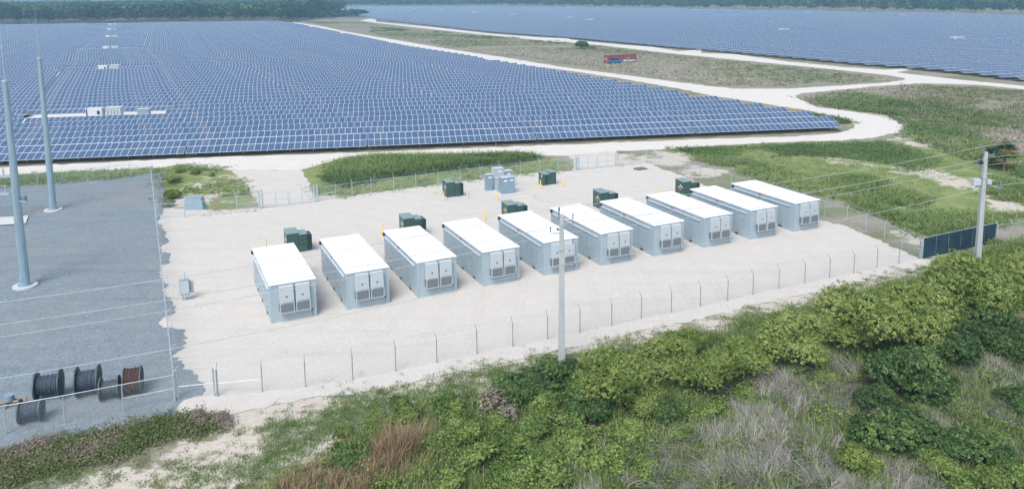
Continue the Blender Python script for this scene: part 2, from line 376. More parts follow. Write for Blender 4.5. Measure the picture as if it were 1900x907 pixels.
def zones():
    xs = np.concatenate([[-4000, -2500, -1500, -900, -500, -300, -200, -150, -120], np.arange(-100, 140, 1.0), [145, 155, 170, 200, 240, 300, 400, 500, 700, 1000, 1500, 2500, 4000]])
    ys = np.concatenate([[-400, -150, -50, 0, 10, 20], np.arange(25, 260, 1.0), np.arange(262, 420, 4.0), np.arange(430, 900, 20.), [950, 1100, 1400, 2000, 3000, 5000]])
    X, Y = np.meshgrid(xs, ys)
    sm = lambda d, w_: np.clip(0.5 + d / (2 * w_), 0, 1)
    g = np.zeros(X.shape)
    for P in Z_green1: g = np.maximum(g, sm(sdist(P, X, Y), 3) * 0.95)
    s = sm(sdist(Z_sand, X, Y), 1.2) * 0.66
    # light sand spots in the green field
    for (px, py, r) in ((1690, 313, 3), (1780, 338, 3), (1650, 295, 2.5), (1560, 300, 2), (1720, 325, 2), (1710, 265, 4), (1245, 292, 4), (1230, 300, 3), (1300, 318, 3), (1500, 205, 2), (1645, 212, 4), (1870, 385, 2.5), (1700, 438, 2), (1740, 437, 2), (1655, 300, 1.2), (1680, 296, 1), (1700, 300, 1.3), (1610, 306, 1), (1590, 300, 1), (1575, 297, 1), (1665, 320, 1), (1745, 322, 1.3), (1760, 330, 1.2), (1810, 350, 1.5), (1550, 292, .8), (430, 345, 5), (350, 372, 3), (620, 372, 4), (900, 333, 2.5), (1165, 300, 4)):
        c = G(px, py); s = np.maximum(s, np.clip(1 - np.hypot(X - c[0], (Y - c[1]) * 0.8) / (r * 2), 0, 1) * 0.85)
    ol = np.zeros(X.shape)
    for P in Z_olive: ol = np.maximum(ol, sm(sdist(P, X, Y), 1.5) * 0.8)
    dk = sm(sdist(Z_dark, X, Y), 3) * 0.8
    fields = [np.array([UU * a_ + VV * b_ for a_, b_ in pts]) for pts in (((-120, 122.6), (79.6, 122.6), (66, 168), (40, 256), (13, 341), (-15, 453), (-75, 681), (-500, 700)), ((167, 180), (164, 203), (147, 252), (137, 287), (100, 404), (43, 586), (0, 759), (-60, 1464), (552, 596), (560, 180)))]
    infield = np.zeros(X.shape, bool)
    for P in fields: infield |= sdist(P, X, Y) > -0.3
    dk = np.where(infield, 0.95, dk)  # shade beneath the panel tables, painted as dark ground colour
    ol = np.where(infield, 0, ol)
    ny, nx = X.shape
    rr = np.random.default_rng(3)
    Zz = np.where((Y > 25) & (Y < 260) & (np.abs(X) < 140), 0.0, 0.0)
    V = np.stack([X.ravel(), Y.ravel(), Zz.ravel()], 1)
    idx = np.arange(nx * ny).reshape(ny, nx)
    Fq = np.stack([idx[:-1, :-1].ravel(), idx[:-1, 1:].ravel(), idx[1:, 1:].ravel(), idx[1:, :-1].ravel()], 1)
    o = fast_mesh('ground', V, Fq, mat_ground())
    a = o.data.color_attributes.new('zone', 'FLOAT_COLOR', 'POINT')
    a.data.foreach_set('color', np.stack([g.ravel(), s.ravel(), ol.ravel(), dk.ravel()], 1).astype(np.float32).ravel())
    tag(o, kind='structure')
zones()

# --- white gravel pad
P_pad = poly_world([(282, 330), (290, 385), (400, 391), (483, 386), (476, 372), (462, 352), (448, 332), (425, 316), (560, 316), (576, 345), (588, 373), (700, 357), (850, 337), (1000, 320), (1062, 317), (1066, 300), (1050, 290), (1145, 281), (1150, 310), (1199, 303), (1260, 325), (1330, 352), (1440, 388), (1571, 421), (1640, 450), (1712, 482), (1755, 480), (1700, 500), (1600, 521), (1500, 545), (1400, 567), (1300, 591), (1200, 613), (1100, 641), (1000, 657), (900, 682), (800, 702), (700, 723), (560, 742), (420, 772), (330, 790), (300, 700)])
sheet('gravel_pad', P_pad, 0.03, M_white, step=0.5, amp=0.16, seed=2)
# --- grey substation yard, scalloped where it spills onto the white gravel
P_yard = poly_world([(-150, 365), (0, 349), (130, 338), (232, 329), (300, 321), (303, 350), (306, 385), (296, 405), (290, 412), (306, 430), (312, 450), (296, 460), (300, 468), (317, 470), (316, 488), (300, 492), (298, 512), (304, 522), (312, 533), (300, 540), (310, 552), (318, 560), (328, 580), (300, 590), (292, 602), (302, 608), (338, 612), (346, 628), (340, 645), (322, 660), (345, 683), (362, 690), (378, 712), (375, 736), (338, 742), (328, 755), (331, 782), (300, 795), (160, 830), (0, 870), (-150, 900)])
sheet('grey_gravel_yard', P_yard, 0.045, M_grey, step=0.3, amp=0.12, seed=3)
# --- roads
road_near = [(-200, 327), (0, 312), (100, 306), (200, 301), (337, 294), (460, 290), (675, 283), (985, 271), (1286, 259), (1462, 254), (1530, 250), (1563, 246), (1587, 236), (1583, 226), (1546, 215.5), (1496, 205), (1401, 190), (1320, 178), (1260, 165), (1145, 145), (1044, 130), (930, 116), (855, 101), (758, 88), (734, 81), (640, 64), (590, 53), (545, 45), (530, 42),
             (545, 41.5), (600, 50), (640, 59), (741, 76), (842, 93), (943, 108), (1044, 125), (1145, 138), (1260, 153), (1361, 165), (1462, 165), (1546, 160), (1630, 155), (1678, 149), (1680, 146), (1647, 140), (1563, 131), (1462, 121), (1361, 111), (1260, 101), (1213, 96), (1112, 84), (1010, 76), (909, 66), (808, 55.6), (697, 43), (668, 39),
             (690, 34), (700, 35.5), (697, 41), (808, 51.5), (909, 63), (1010, 70.5), (1054, 71), (1060, 74), (1112, 80), (1213, 88), (1260, 95.5), (1302, 92), (1302, 94), (1300, 99), (1361, 101), (1462, 114.5), (1563, 124.6), (1640, 130), (1694, 126.5), (1694, 129), (1664, 135), (1765, 146.5), (1900, 160), (2000, 168), (2000, 175), (1900, 166), (1816, 158), (1715, 155), (1630, 160), (1546, 168), (1485, 174), (1475, 180), (1516, 199), (1597, 209), (1657, 222), (1678, 236), (1664, 247), (1617, 256), (1563, 261), (1462, 264), (1361, 268), (1260, 274.5), (1240, 277), (1150, 281), (1040, 290), (900, 286), (700, 289), (640, 293), (556, 316), (425, 315), (340, 306), (280, 314), (120, 319), (0, 326), (-200, 343)]
sheet('dirt_road', poly_world(road_near), 0.018, M_road, step=1.2, amp=0.22, seed=4)
# bare cleared strip at the inverters


# ================================================================= SOLAR FIELDS
TH = 0.17; UU = np.array([math.cos(TH), math.sin(TH)]); VV = np.array([-UU[1], UU[0]])
TILT = R(20.5); SL = 4.02; ZB = 0.68; TL = 27.0
cT, sT = math.cos(TILT), math.sin(TILT)
def add_uv(me, uvs):
    l = me.uv_layers.new(name='UVMap'); l.data.foreach_set('uv', np.asarray(uvs, np.float32).ravel())
def module_row(part_parent, k):
    """one line of 27 portrait modules, k = 0 lower, 1 upper; a thin slab on the slope"""
    s0, s1 = (0.0, SL / 2 - 0.01) if k == 0 else (SL / 2 + 0.01, SL)
    m = MB(); t = 0.045
    def P(x, s, d): return (x, s * cT - d * sT * -1 * -1, ZB + s * sT + d * cT)
    vs = [P(x, s, d) for d in (-t, 0) for s in (s0, s1) for x in (0, TL)]
    m.hexa(vs); o = m.build('module_row', M_panel, part_parent)
    uv = []
    for poly in o.data.polygons:
        top = poly.normal.z > 0.5
        for vi in poly.vertices:
            x = o.data.vertices[vi].co.x; hi = vi in (2, 3, 6, 7)
            uv.append((x, (k + (1.0 if hi else 0.0)) * 1.0) if top else (0.0, 0.0))
    add_uv(o.data, uv); return o
def make_table():
    root = empty('solar_panel_table', (0, 0, 0))
    module_row(root, 0); module_row(root, 1)
    m = MB()
    for s in (0.7, 1.45, 2.6, 3.4):
        y, z = s * cT, ZB + s * sT - 0.11
        m.box(0.1, TL - 0.1, y - 0.03, y + 0.03, z - 0.05, z + 0.05)
    m.build('purlin', M_galv, root)
    for i in range(8):
        x = 1.2 + i * (TL - 2.4) / 7; m = MB()
        m.box(x - 0.06, x + 0.06, 1.45, 1.57, 0, ZB + 1.5 * sT / cT - 0.16)
        m.tube((x, 1.5, ZB + 1.5 * sT / cT - 0.17), (x, 3.3, ZB + 3.3 * sT / cT - 0.15), 0.04, n=4)
        m.tube((x, 1.5, ZB + 1.5 * sT / cT - 0.17), (x, 0.4, ZB + 0.4 * sT / cT - 0.15), 0.04, n=4)
        m.tube((x, 1.5, 0.4), (x, 2.9, ZB + 2.9 * sT / cT - 0.15), 0.03, n=4)
        m.build('support_post', M_galv, root)
    return root
# positions
ue = np.array([(122, 79.6), (127.3, 79.6), (133.2, 77.7), (139.6, 76), (144.8, 74.4), (151, 72.3), (156.8, 70.1), (168, 67), (201.8, 56.4), (256, 40.3), (290, 30.4), (341, 13.2), (453, -15), (614, -56), (681, -75), (730, -90)])
ure = np.array([(178.5, 166.5), (194, 164.8), (203, 163.5), (214, 160.8), (227, 154), (252, 147.5), (287, 137), (331, 121), (404, 100), (476, 70), (586, 43), (759, 0), (1044, -39), (1470, -60)])
rback = np.array([(596, 552), (719, 516), (1006, 401), (1353, 186), (1464, -55)])       # v, u of the far edge
def world(u_, v_): return UU * u_ + VV * v_
tables = []
def vis(u_, v_, mrg=14):
    ok = False
    for uu in (u_, u_ + TL):
        p = world(uu, v_)
        if abs(p[0]) < 0.668 * (p[1] + 3) + mrg: ok = True
    return ok
holes = {}
for i in range(6):
    holes[7 + 17 * i] = holes[6 + 17 * i] = (-68.9 - 31 * i)
invs = []
for k in range(0, 98):
    v_ = 123.0 + 6.02 * k
    if v_ > 712: break
    e = np.interp(v_, ue[:, 0], ue[:, 1])
    if k in holes: e = holes[k] + 27.25 * round((e - holes[k]) / 27.25 - 0.4)
    x = e - TL
    n = 0
    while n < 30:
        if not (k in holes and abs(x - holes[k]) < 3):
            if vis(x, v_): tables.append((x, v_, 'L', k))
        x -= 27.25; n += 1
for k in range(0, 220):
    v_ = 178.8 + 6.05 * k
    if v_ > 1464: break
    x = np.interp(v_, ure[:, 0], ure[:, 1])
    lim = 900 if v_ < 596 else np.interp(v_, rback[:, 0], rback[:, 1])
    while x + TL * 0.5 < lim:
        if vis(x, v_) : tables.append((x, v_, 'R', k))
        elif world(x, v_)[0] > 0: break
        x += 27.25
RINV = [(265.2, 320.8), (232.5, 419.0), (459, 624), (429, 730.5), (382, 905.5), (171.8, 621), (173, 689), (142, 808), (113, 912), (83, 1009), (56, 1159)]
def near_inv(t):
    return t[2] == 'R' and any(abs(t[1] - b) < 3.1 and t[0] - 1 < a < t[0] + TL + 1 for a, b in RINV)
tables = [t for t in tables if not near_inv(t)]
tables.sort(key=lambda t: np.hypot(*world(t[0] + TL / 2, t[1])))
src = make_table(); first = True
def simple_table():
    m = MB(); t = 0.05
    vs = [(x, s * cT, ZB + s * sT + d * cT) for d in (-t, 0) for s in (0, SL) for x in (0, TL)]
    m.hexa(vs); return m
sm_ = simple_table(); simple = sm_.build('solar_panel_table', M_panel)
uv = []
for poly in simple.data.polygons:
    for vi in poly.vertices:
        uv.append((simple.data.vertices[vi].co.x, 2.0 if vi in (2, 3, 6, 7) else 0.0) if poly.normal.z > 0.5 else (0.0, 0.0))
add_uv(simple.data, uv)
front_labels = {0: 'end table of the front solar panel row, its sloped right end beside the road bend', 1: 'second table from the right end of the front solar panel row',
                2: 'middle table of the front solar panel row, above the second pad gate', 3: 'fourth table from the right in the front solar panel row, above the grassy island', 4: 'fifth table from the right in the front solar row, behind the second steel pole', 5: 'leftmost table of the front solar panel row, behind the nearest steel pole'}
used_simple = False
OR_ = ['first', 'second', 'third', 'fourth', 'fifth', 'sixth', 'seventh', 'eighth', 'ninth', 'tenth', 'eleventh', 'twelfth', 'thirteenth', 'fourteenth', 'fifteenth', 'sixteenth', 'seventeenth', 'eighteenth', 'nineteenth']
OR_ += ['twentieth'] + ['twenty-' + w_ for w_ in OR_[:9]] + ['thirtieth'] + ['thirty-' + w_ for w_ in OR_[:9]] + ['fortieth'] + ['forty-' + w_ for w_ in OR_[:9]]
for i, (u_, v_, side, k) in enumerate(tables[:300]):
    p = world(u_, v_)
    if i < 110:
        o = src if first else copy_tree(src); first = False
    else:
        o = simple if not used_simple else simple.copy()
        if used_simple: C.collection.objects.link(o)
        used_simple = True
    o.location = (p[0], p[1], 0); o.rotation_euler = (0, 0, TH)
    if side == 'L':
        if k == 0:
            j = int(round((79.6 - TL - u_) / 27.25)); lab = front_labels.get(j, front_labels[5])
            tag(o, lab, 'solar panel', 'solar panel tables in the front row')
        elif k < 49:
            j = int(round((np.interp(v_, ue[:, 0], ue[:, 1]) - TL - u_) / 27.25)) if k not in holes else int(round((np.interp(v_, ue[:, 0], ue[:, 1]) - TL - u_) / 27.25 - 0.2))
            tag(o, 'solar panel table in the %s row of the left field, %s' % (OR_[k], 'at its right end' if j <= 0 else OR_[j] + ' from the right end'), 'solar panel', 'solar panel tables of the left field')
        else: tag(o, 'blue solar panel table in the farther rows of the left field', 'solar panel', 'solar panel tables of the left field')
    elif k < 49:
        j = int(round((u_ - np.interp(v_, ure[:, 0], ure[:, 1])) / 27.25))
        tag(o, 'solar panel table in the %s row of the right field, %s' % (OR_[k], 'at its left end' if j <= 0 else OR_[j] + ' from its left end'), 'solar panel', 'solar panel tables of the right field')
    else: tag(o, 'blue solar panel table in the field beyond the upper sandy road', 'solar panel', 'solar panel tables of the right field')
# the rest: far rows as one object
rest = tables[300:]
V = []; uvs = []
base = np.array([(0, 0, ZB), (TL, 0, ZB), (TL, SL * cT, ZB + SL * sT), (0, SL * cT, ZB + SL * sT), (0, 0, ZB - 0.5), (TL, 0, ZB - 0.5)])
for (u_, v_, s_, k) in rest:
    p = world(u_, v_); b = base
    V.append(np.stack([p[0] + b[:, 0] * UU[0] + b[:, 1] * VV[0], p[1] + b[:, 0] * UU[1] + b[:, 1] * VV[1], b[:, 2]], 1))
n = len(rest); V = np.concatenate(V); I = np.arange(n)[:, None] * 6
Fq = np.concatenate([I + np.array([[0, 1, 2, 3]]), I + np.array([[4, 5, 1, 0]])])  # second quad: black strip standing in for shade below the front edge
o = fast_mesh('distant_solar_tables', V, Fq, [M_panel, M_black])
mi = np.concatenate([np.zeros(n, np.int32), np.ones(n, np.int32)]); o.data.polygons.foreach_set('material_index', mi)
uq = np.tile(np.array([(0, 0), (TL, 0), (TL, 2), (0, 2)], np.float32), (n, 1)); add_uv(o.data, np.concatenate([uq, np.zeros((n * 4, 2), np.float32)]))
tag(o, 'far rows of blue solar panel tables reaching back to the woods', 'solar panel', 'solar panel tables far back', 'stuff')
print('tables', len(tables), 'rest', len(rest))

# --- inverter stations
def make_inverter():
    root = empty('inverter_station', (0, 0, 0))
    m = MB().box(0, 3.0, 0, 2.0, 0.15, 2.0); m.build('inverter_cabinet', M_white2, root, bevel=0.04)
    MB().box(0.12, 0.34, -0.03, -0.002, 0.3, 1.9).box(2.1, 2.6, -0.03, -0.002, 0.8, 1.5).build('door_vent', M_black, root)
    m = MB().box(3.7, 6.4, 0, 2.0, 0.15, 2.0)
    b = m.build('transformer_cabinet', M_lgrey, root, bevel=0.04)
    MB().box(3.65, 6.5, -0.1, 2.1, 2.003, 2.08).build('lid', M_white2, b)
    m = MB()
    for i in range(4): m.box(3.95 + i * .6, 4.2 + i * .6, -0.05, -0.003, 0.6, 1.6)
    m.build('cooling_fin', M_ggrey, b)
    MB().box(-0.3, 6.8, -0.4, 2.4, 0.02, 0.148).build('base_slab', M_slab, root)
    return root
inv0 = make_inverter(); P0 = world(-56.6, 163.4); inv0.location = (P0[0], P0[1], 0.6); inv0.rotation_euler = (0, 0, TH)
for i in range(6):      # raised gravel platforms in the gaps between the rows
    u0, v0 = -68.9 - 31 * i, 123 + 6.02 * (6 + 17 * i); P_ = world(u0, v0)
    pf = MB().hexa([(-0.3, 0.2, 0), (27.6, 0.2, 0), (-0.3, 11.9, 0), (27.6, 11.9, 0), (0.2, 0.9, 0.7), (27.1, 0.9, 0.7), (0.2, 11.5, 0.7), (27.1, 11.5, 0.7)]).build('gravel_platform', M_road)
    pf.location = (P_[0], P_[1], 0); pf.rotation_euler = (0, 0, TH); tag(pf, kind='structure')
tag(inv0, 'white inverter station in the cleared gap near the front of the left solar field', 'inverter', 'inverter stations among the solar rows')
LI = ['second white inverter station counted from the front of the left field', 'third white inverter station counted from the front of the left field', 'fourth white inverter station counted from the front of the left field', 'fifth white inverter station counted from the front of the left field', 'farthest white inverter station of the left field, near the woods']
for i in range(5):
    o = copy_tree(inv0); p = world(-56.6 - 31 * (i + 1), 163.4 + 17 * 6.02 * (i + 1)); o.location = (p[0], p[1], 0.6); o.scale = (1, 1, 1); tag(o, LI[i])
for i, (u_, v_) in enumerate(RINV):
    o = copy_tree(inv0); p = world(u_ - 3.5, v_ + 1.2); o.location = (p[0], p[1], 0.6)
    o['label'] = ('nearest white inverter station of the right solar field, close to the right edge' if i == 0 else
                  'second nearest white inverter station of the right solar field' if i == 1 else
                  'tiny pale inverter station in the right solar field, %s counted from the nearest' % OR_[i])
# small cabinet in the cleared gap
p = world(-47.4, 164.2)
t = empty('equipment_cabinet', (p[0], p[1]), TH, 'small grey green cabinet standing alone in the cleared gap right of the white inverter station', 'cabinet')
MB().box(0, 2.2, 0, 1.5, 0.69, 2.0).build('body', M_ggrey, t, bevel=0.04); MB().box(-0.1, 2.3, -0.1, 1.6, 2.003, 2.1).build('lid', M_lgrey, t)

# ================================================================= BATTERY ENCLOSURES
ATH = 0.4420; AW = np.array([math.cos(ATH), math.sin(ATH)]); AL = np.array([-AW[1], AW[0]])
RTH = 0.4294; RW = np.array([math.cos(RTH), math.sin(RTH)])
B0 = np.array([-18.1144, 55.6442]); SPC = 5.7058; BW, BL, BH = 3.361, 9.403, 3.0
def make_enclosure():
    r = empty('battery_enclosure', (0, 0, 0))
    body = MB().box(0, BW, 0, BL, 0.0, BH - 0.09).build('body', M_box, r, bevel=0.015)
    MB().box(-0.06, BW + 0.06, -0.08, BL + 0.06, BH - 0.087, BH).build('roof', M_roof, r, bevel=0.015)
    for y in (BL * 0.33, BL * 0.68):
        MB().box(-0.05, BW + 0.05, y - 0.035, y + 0.035, BH + 0.001, BH + 0.02).build('roof_seam', M_seam, r)
    # drip ledge down the left and right long sides
    for x0, x1 in ((-0.11, -0.002), (BW + 0.002, BW + 0.11)):
        MB().box(x0, x1, 0.55, BL - 0.05, 2.50, 2.54).build('drip_ledge', M_ledge, r)
    for sx in (-1, 1):
        xa, xb = ((-0.012, -0.001) if sx < 0 else (BW + 0.001, BW + 0.012))
        for i in range(4):          # four doors a side
            y0 = 0.75 + i * 2.12
            d = MB().box(xa, xb, y0, y0 + 2.04, 0.28, 2.40).build('door', M_box, r)
            x2, x3 = ((-0.05, -0.013) if sx < 0 else (BW + 0.013, BW + 0.05))
            MB().box(x2, x3, y0 + 0.95, y0 + 1.09, 0.50, 0.62).box(x2, x3, y0 + 0.3, y0 + 0.36, 0.95, 1.08).box(x2, x3, y0 + 1.6, y0 + 1.66, 0.95, 1.08)\
                .box(x2, x3, y0 + 0.3, y0 + 0.36, 1.75, 1.88).box(x2, x3, y0 + 1.6, y0 + 1.66, 1.75, 1.88).build('latch', M_ggrey, d)
        for i in range(3):
            y0 = 1.7 + i * 2.6; x2, x3 = ((-0.04, -0.001) if sx < 0 else (BW + 0.001, BW + 0.04))
            MB().box(x2, x3, y0, y0 + 0.42, 0.09, 0.22).build('vent', M_black, r)
    MB().box(-0.05, -0.002, BL * 0.52, BL * 0.52 + 0.16, 2.62, 2.80).build('sticker', M_redp, r)
    MB().box(-0.16, -0.002, BL - 0.36, BL - 0.12, 2.62, 2.86).build('security_light', M_dark, r)
    MB().box(-0.02, BW + 0.02, -0.02, -0.001, 0.0, 0.12).box(-0.02, 0.16, -0.03, -0.003, 0.12, 2.9).box(BW - 0.12, BW + 0.02, -0.03, -0.003, 0.12, 2.9).build('corner_trim', M_box, r)
    for x0 in (0.62, 1.80):          # two wall-hung air conditioners
        w_ = 1.08
        a = MB()
        a.hexa([(x0, -0.42, 0.78), (x0 + w_, -0.42, 0.78), (x0, -0.031, 0.78), (x0 + w_, -0.031, 0.78), (x0 + 0.02, -0.34, 2.78), (x0 + w_ - 0.02, -0.34, 2.78), (x0 + 0.02, -0.031, 2.84), (x0 + w_ - 0.02, -0.031, 2.84)])
        a = a.build('air_conditioner', M_ac, r, bevel=0.02)
        MB().box(x0 + 0.09, x0 + w_ - 0.09, -0.44, -0.425, 0.84, 1.50).build('grille', M_grille, a)
        MB().box(x0 + 0.2, x0 + w_ - 0.2, -0.43, -0.405, 1.60, 1.74).build('vent', M_seam, a)
        MB().box(x0 + 0.46, x0 + 0.58, -0.41, -0.385, 1.98, 2.06).build('badge', M_dark, a)
        MB().box(x0 + (-0.012), x0 - 0.001, -0.36, -0.08, 0.86, 1.5).box(x0 + w_ + 0.001, x0 + w_ + 0.012, -0.36, -0.08, 0.86, 1.5).build('side_grille', M_grille, a)
        MB().box(x0 + 0.0, x0 + w_, -0.45, -0.42, 1.51, 1.54).box(x0, x0 + w_, -0.45, -0.422, 0.76, 0.82).box(x0, x0 + 0.06, -0.45, -0.422, 0.82, 1.51).box(x0 + w_ - 0.06, x0 + w_, -0.45, -0.422, 0.82, 1.51).build('frame', M_ac, a)
    MB().box(1.715, 1.785, -0.2, -0.031, 0.85, 2.7).build('conduit', M_ggrey, r)
    MB().box(BW - 0.36, BW - 0.26, -0.05, -0.002, 0.52, 0.62).build('outlet_box', M_dark, r)
    MB().tube((BW - 0.31, -0.03, 0.05), (BW - 0.31, -0.03, 0.52), 0.02, n=6).build('downpipe', M_ggrey, r)
    return r
ords = ['leftmost', 'second from the left', 'third from the left', 'fourth from the left', 'fifth, behind the power pole,', 'sixth from the left', 'seventh from the left', 'third from the right', 'second from the right', 'rightmost']
enc0 = make_enclosure()
for i in range(10):
    o = enc0 if i == 0 else copy_tree(enc0)
    p = B0 + RW * SPC * i; o.location = (p[0], p[1], 0.03); o.rotation_euler = (0, 0, ATH)
    tag(o, 'pale blue battery enclosure with flat white roof, %s in the row' % ords[i], 'battery enclosure', 'battery enclosures in a row on the gravel pad')

# ================================================================= GREEN TRANSFORMERS
def make_transformer():
    r = empty('green_transformer', (0, 0, 0))
    MB().box(-0.25, 2.85, -0.25, 1.95, 0.0, 0.14).build('pad', M_slab, r)
    c_ = MB().hexa([(0, 0, .14), (1.25, 0, .14), (0, 1.7, .14), (1.25, 1.7, .14), (0, 0, 2.12), (1.25, 0, 2.12), (0, 1.7, 2.22), (1.25, 1.7, 2.22)]).build('cabinet', M_green, r, bevel=0.02)
    MB().hexa([(-0.04, -0.05, 2.123), (1.29, -0.05, 2.123), (-0.04, 1.74, 2.223), (1.29, 1.74, 2.223), (-0.04, -0.05, 2.18), (1.29, -0.05, 2.18), (-0.04, 1.74, 2.28), (1.29, 1.74, 2.28)]).build('lid', M_ltg, c_)
    t_ = MB().box(1.253, 2.1, -0.12, 1.45, .14, 1.95).build('tank', M_green, r, bevel=0.02)
    MB().box(1.255, 2.15, -0.17, 1.5, 1.953, 2.0).build('lid', M_ltg, t_)
    m = MB()
    for i in range(7): m.box(2.103, 2.62, -0.1 + i * 0.22, -0.04 + i * 0.22, 0.3, 1.78)
    m.box(2.2, 2.62, -0.1, 1.3, 1.783, 1.83)
    m.build('radiator', M_dgreen, r)
    MB().box(1.5, 2.05, -0.15, -0.122, 0.9, 0.94).box(1.5, 2.05, -0.15, -0.122, 1.4, 1.44).build('hinge', M_dgreen, t_)
    # round and triangular warning stickers on the left door
    for (y, z, rr) in ((0.35, 1.42, .10), (0.62, 1.58, .11), (0.95, 1.35, .10)):
        MB().tube((-0.012, y, z), (-0.001, y, z), rr, n=12).build('warning_sticker', M_sticker, c_)
    MB().add([(-0.014, 0.55, 1.0), (-0.014, 0.85, 1.0), (-0.014, 0.7, 1.28), (-0.001, 0.55, 1.0), (-0.001, 0.85, 1.0), (-0.001, 0.7, 1.28)], [(0, 2, 1), (3, 4, 5), (0, 1, 4, 3), (1, 2, 5, 4), (2, 0, 3, 5)]).build('warning_sticker', M_osticker, c_)
    MB().tube((-0.05, 0.1, 1.1), (-0.001, 0.1, 1.1), 0.05, n=8).build('handle', M_dark, c_)
    return r
M_ltg = paint('transformer_lid', (0.19, 0.27, 0.275), 0.4, 0, 0.1, 1.5)
T0 = make_transformer(); TP = np.array([-21.3, 71.2])
tl = ['behind the gap between the two leftmost enclosures', 'behind the third battery enclosure', 'behind the fifth battery enclosure, right of a yellow bollard', 'behind the sixth and seventh battery enclosures', 'behind the eighth and ninth battery enclosures']
for i in range(5):
    o = T0 if i == 0 else copy_tree(T0)
    p = TP + RW * SPC * 2 * i; o.location = (p[0], p[1], 0.03); o.rotation_euler = (0, 0, ATH); o.scale = (0.88, 0.95, 0.93)
    tag(o, 'dark green transformer with finned radiator, ' + tl[i], 'transformer', 'green transformers behind the battery enclosures')
o = copy_tree(T0); p = G(829.5, 369); o.location = (p[0], p[1], 0.03); o.rotation_euler = (0, 0, ATH); o.scale = (0.8, 0.9, 0.9)
tag(o, 'dark green transformer on its own pad beside the north fence, left of the grey switchgear', 'transformer', 'green transformers near the north fence')
# smaller twin-box transformer
p = G(1008, 346.5); r = empty('pad_transformer', (p[0], p[1], 0.03), ATH, 'small dark green twin-box transformer right of the grey switchgear', 'transformer')
MB().box(-0.2, 2.1, -0.2, 1.7, 0, 0.1).build('pad', M_slab, r)
b = MB().hexa([(0, 0, .1), (0.95, 0, .1), (0, 1.3, .1), (0.95, 1.3, .1), (0, 0, 1.5), (0.95, 0, 1.5), (0, 1.3, 1.62), (0.95, 1.3, 1.62)]).build('cabinet', M_green, r, bevel=0.02)
MB().hexa([(-0.03, -0.05, 1.503), (0.98, -0.05, 1.503), (-0.03, 1.33, 1.623), (0.98, 1.33, 1.623), (-0.03, -0.05, 1.55), (0.98, -0.05, 1.55), (-0.03, 1.33, 1.67), (0.98, 1.33, 1.67)]).build('lid', M_ltg, b)
MB().box(0.3, 0.62, -0.012, -0.001, 0.2, 1.3).build('door', M_dgreen, b)
b = MB().box(0.98, 1.9, 0.05, 1.6, .1, 1.66).build('tank', M_green, r, bevel=0.02)
MB().box(0.96, 1.94, 0.0, 1.65, 1.663, 1.72).build('lid', M_ltg, b)
MB().box(-0.012, -0.001, 0.3, 0.6, 1.15, 1.35).build('warning_sticker', M_sticker, r)

# ---- grey switchgear group on a slab
pa, pb, pc = G(895.6, 354), G(918, 366.8), G(975.7, 360)
ex = (pc - pb); W_ = np.linalg.norm(ex); ex = ex / W_; ey = (pa - pb); D_ = np.linalg.norm(ey)
ang = math.atan2(ex[1], ex[0])
s = empty('equipment_slab', (pb[0], pb[1], 0.03), ang)
bpy.data.objects.remove(s)
o = MB().box(0, W_, 0, D_ + 0.6, 0, 0.13).build('equipment_slab', M_slab, bevel=0.02); o.location = (pb[0], pb[1], 0.03); o.rotation_euler = (0, 0, ang)
tag(o, 'low concrete slab carrying the grey switchgear cabinets', 'concrete slab')
def cabinet(px, py, wd, dp, h, mat, label, doors=1, lidm=None, z0=0.16):
    p = G(px, py, z0); r = empty('switchgear_cabinet', (p[0], p[1], z0), ang, label, 'cabinet', 'grey switchgear cabinets on the slab')
    b = MB().box(0, wd, 0, dp, 0, h).build('body', mat, r, bevel=0.02)
    MB().box(-0.04, wd + 0.04, -0.06, dp + 0.04, h + 0.002, h + 0.05).build('lid', lidm or M_lgrey, r)
    for i in range(doors):
        x0 = i * wd / doors + 0.04; x1 = (i + 1) * wd / doors - 0.04
        d = MB().box(x0, x1, -0.02, -0.002, 0.08, h - 0.08).build('door', mat, r)
        MB().box((x0 + x1) / 2 - 0.2, (x0 + x1) / 2 + 0.24, -0.03, -0.021, h - 0.42, h - 0.26).build('warning_sticker', M_sticker, d)
    return r
cabinet(932, 360.5, 1.65, 1.2, 1.95, M_ggrey, 'wide two-door blue-grey switchgear cabinet at the front of the slab', 2)
cabinet(921, 354.5, 0.75, 1.0, 1.5, M_lgrey, 'light grey side cabinet hugging the left of the two-door cabinet')
cabinet(903.5, 354.5, 0.8, 0.8, 2.0, M_ggrey, 'slender blue-grey cabinet alone at the left corner of the slab')
cabinet(918, 347, 1.35, 1.2, 2.25, M_lgrey, 'tallest pale grey cabinet at the back of the slab')
cabinet(937, 346, 1.0, 1.0, 1.9, M_ggrey, 'dark grey cabinet behind the two-door cabinet')
p = G(958, 357.5, .16); r = empty('bus_frame', (p[0], p[1], 0.16), ang, 'thin metal pipe frame at the right side of the grey switchgear', 'metal frame')
MB().tube((0, 0, 0), (0, 0, 2.3), 0.035).build('post', M_galv, r); MB().tube((0, 1.2, 0), (0, 1.2, 2.3), 0.035).build('post', M_galv, r)
MB().tube((0, -0.1, 2.32), (0, 1.3, 2.32), 0.03).tube((-1.0, 0, 2.25), (0, 0, 2.25), 0.025).build('crossbar', M_galv, r)

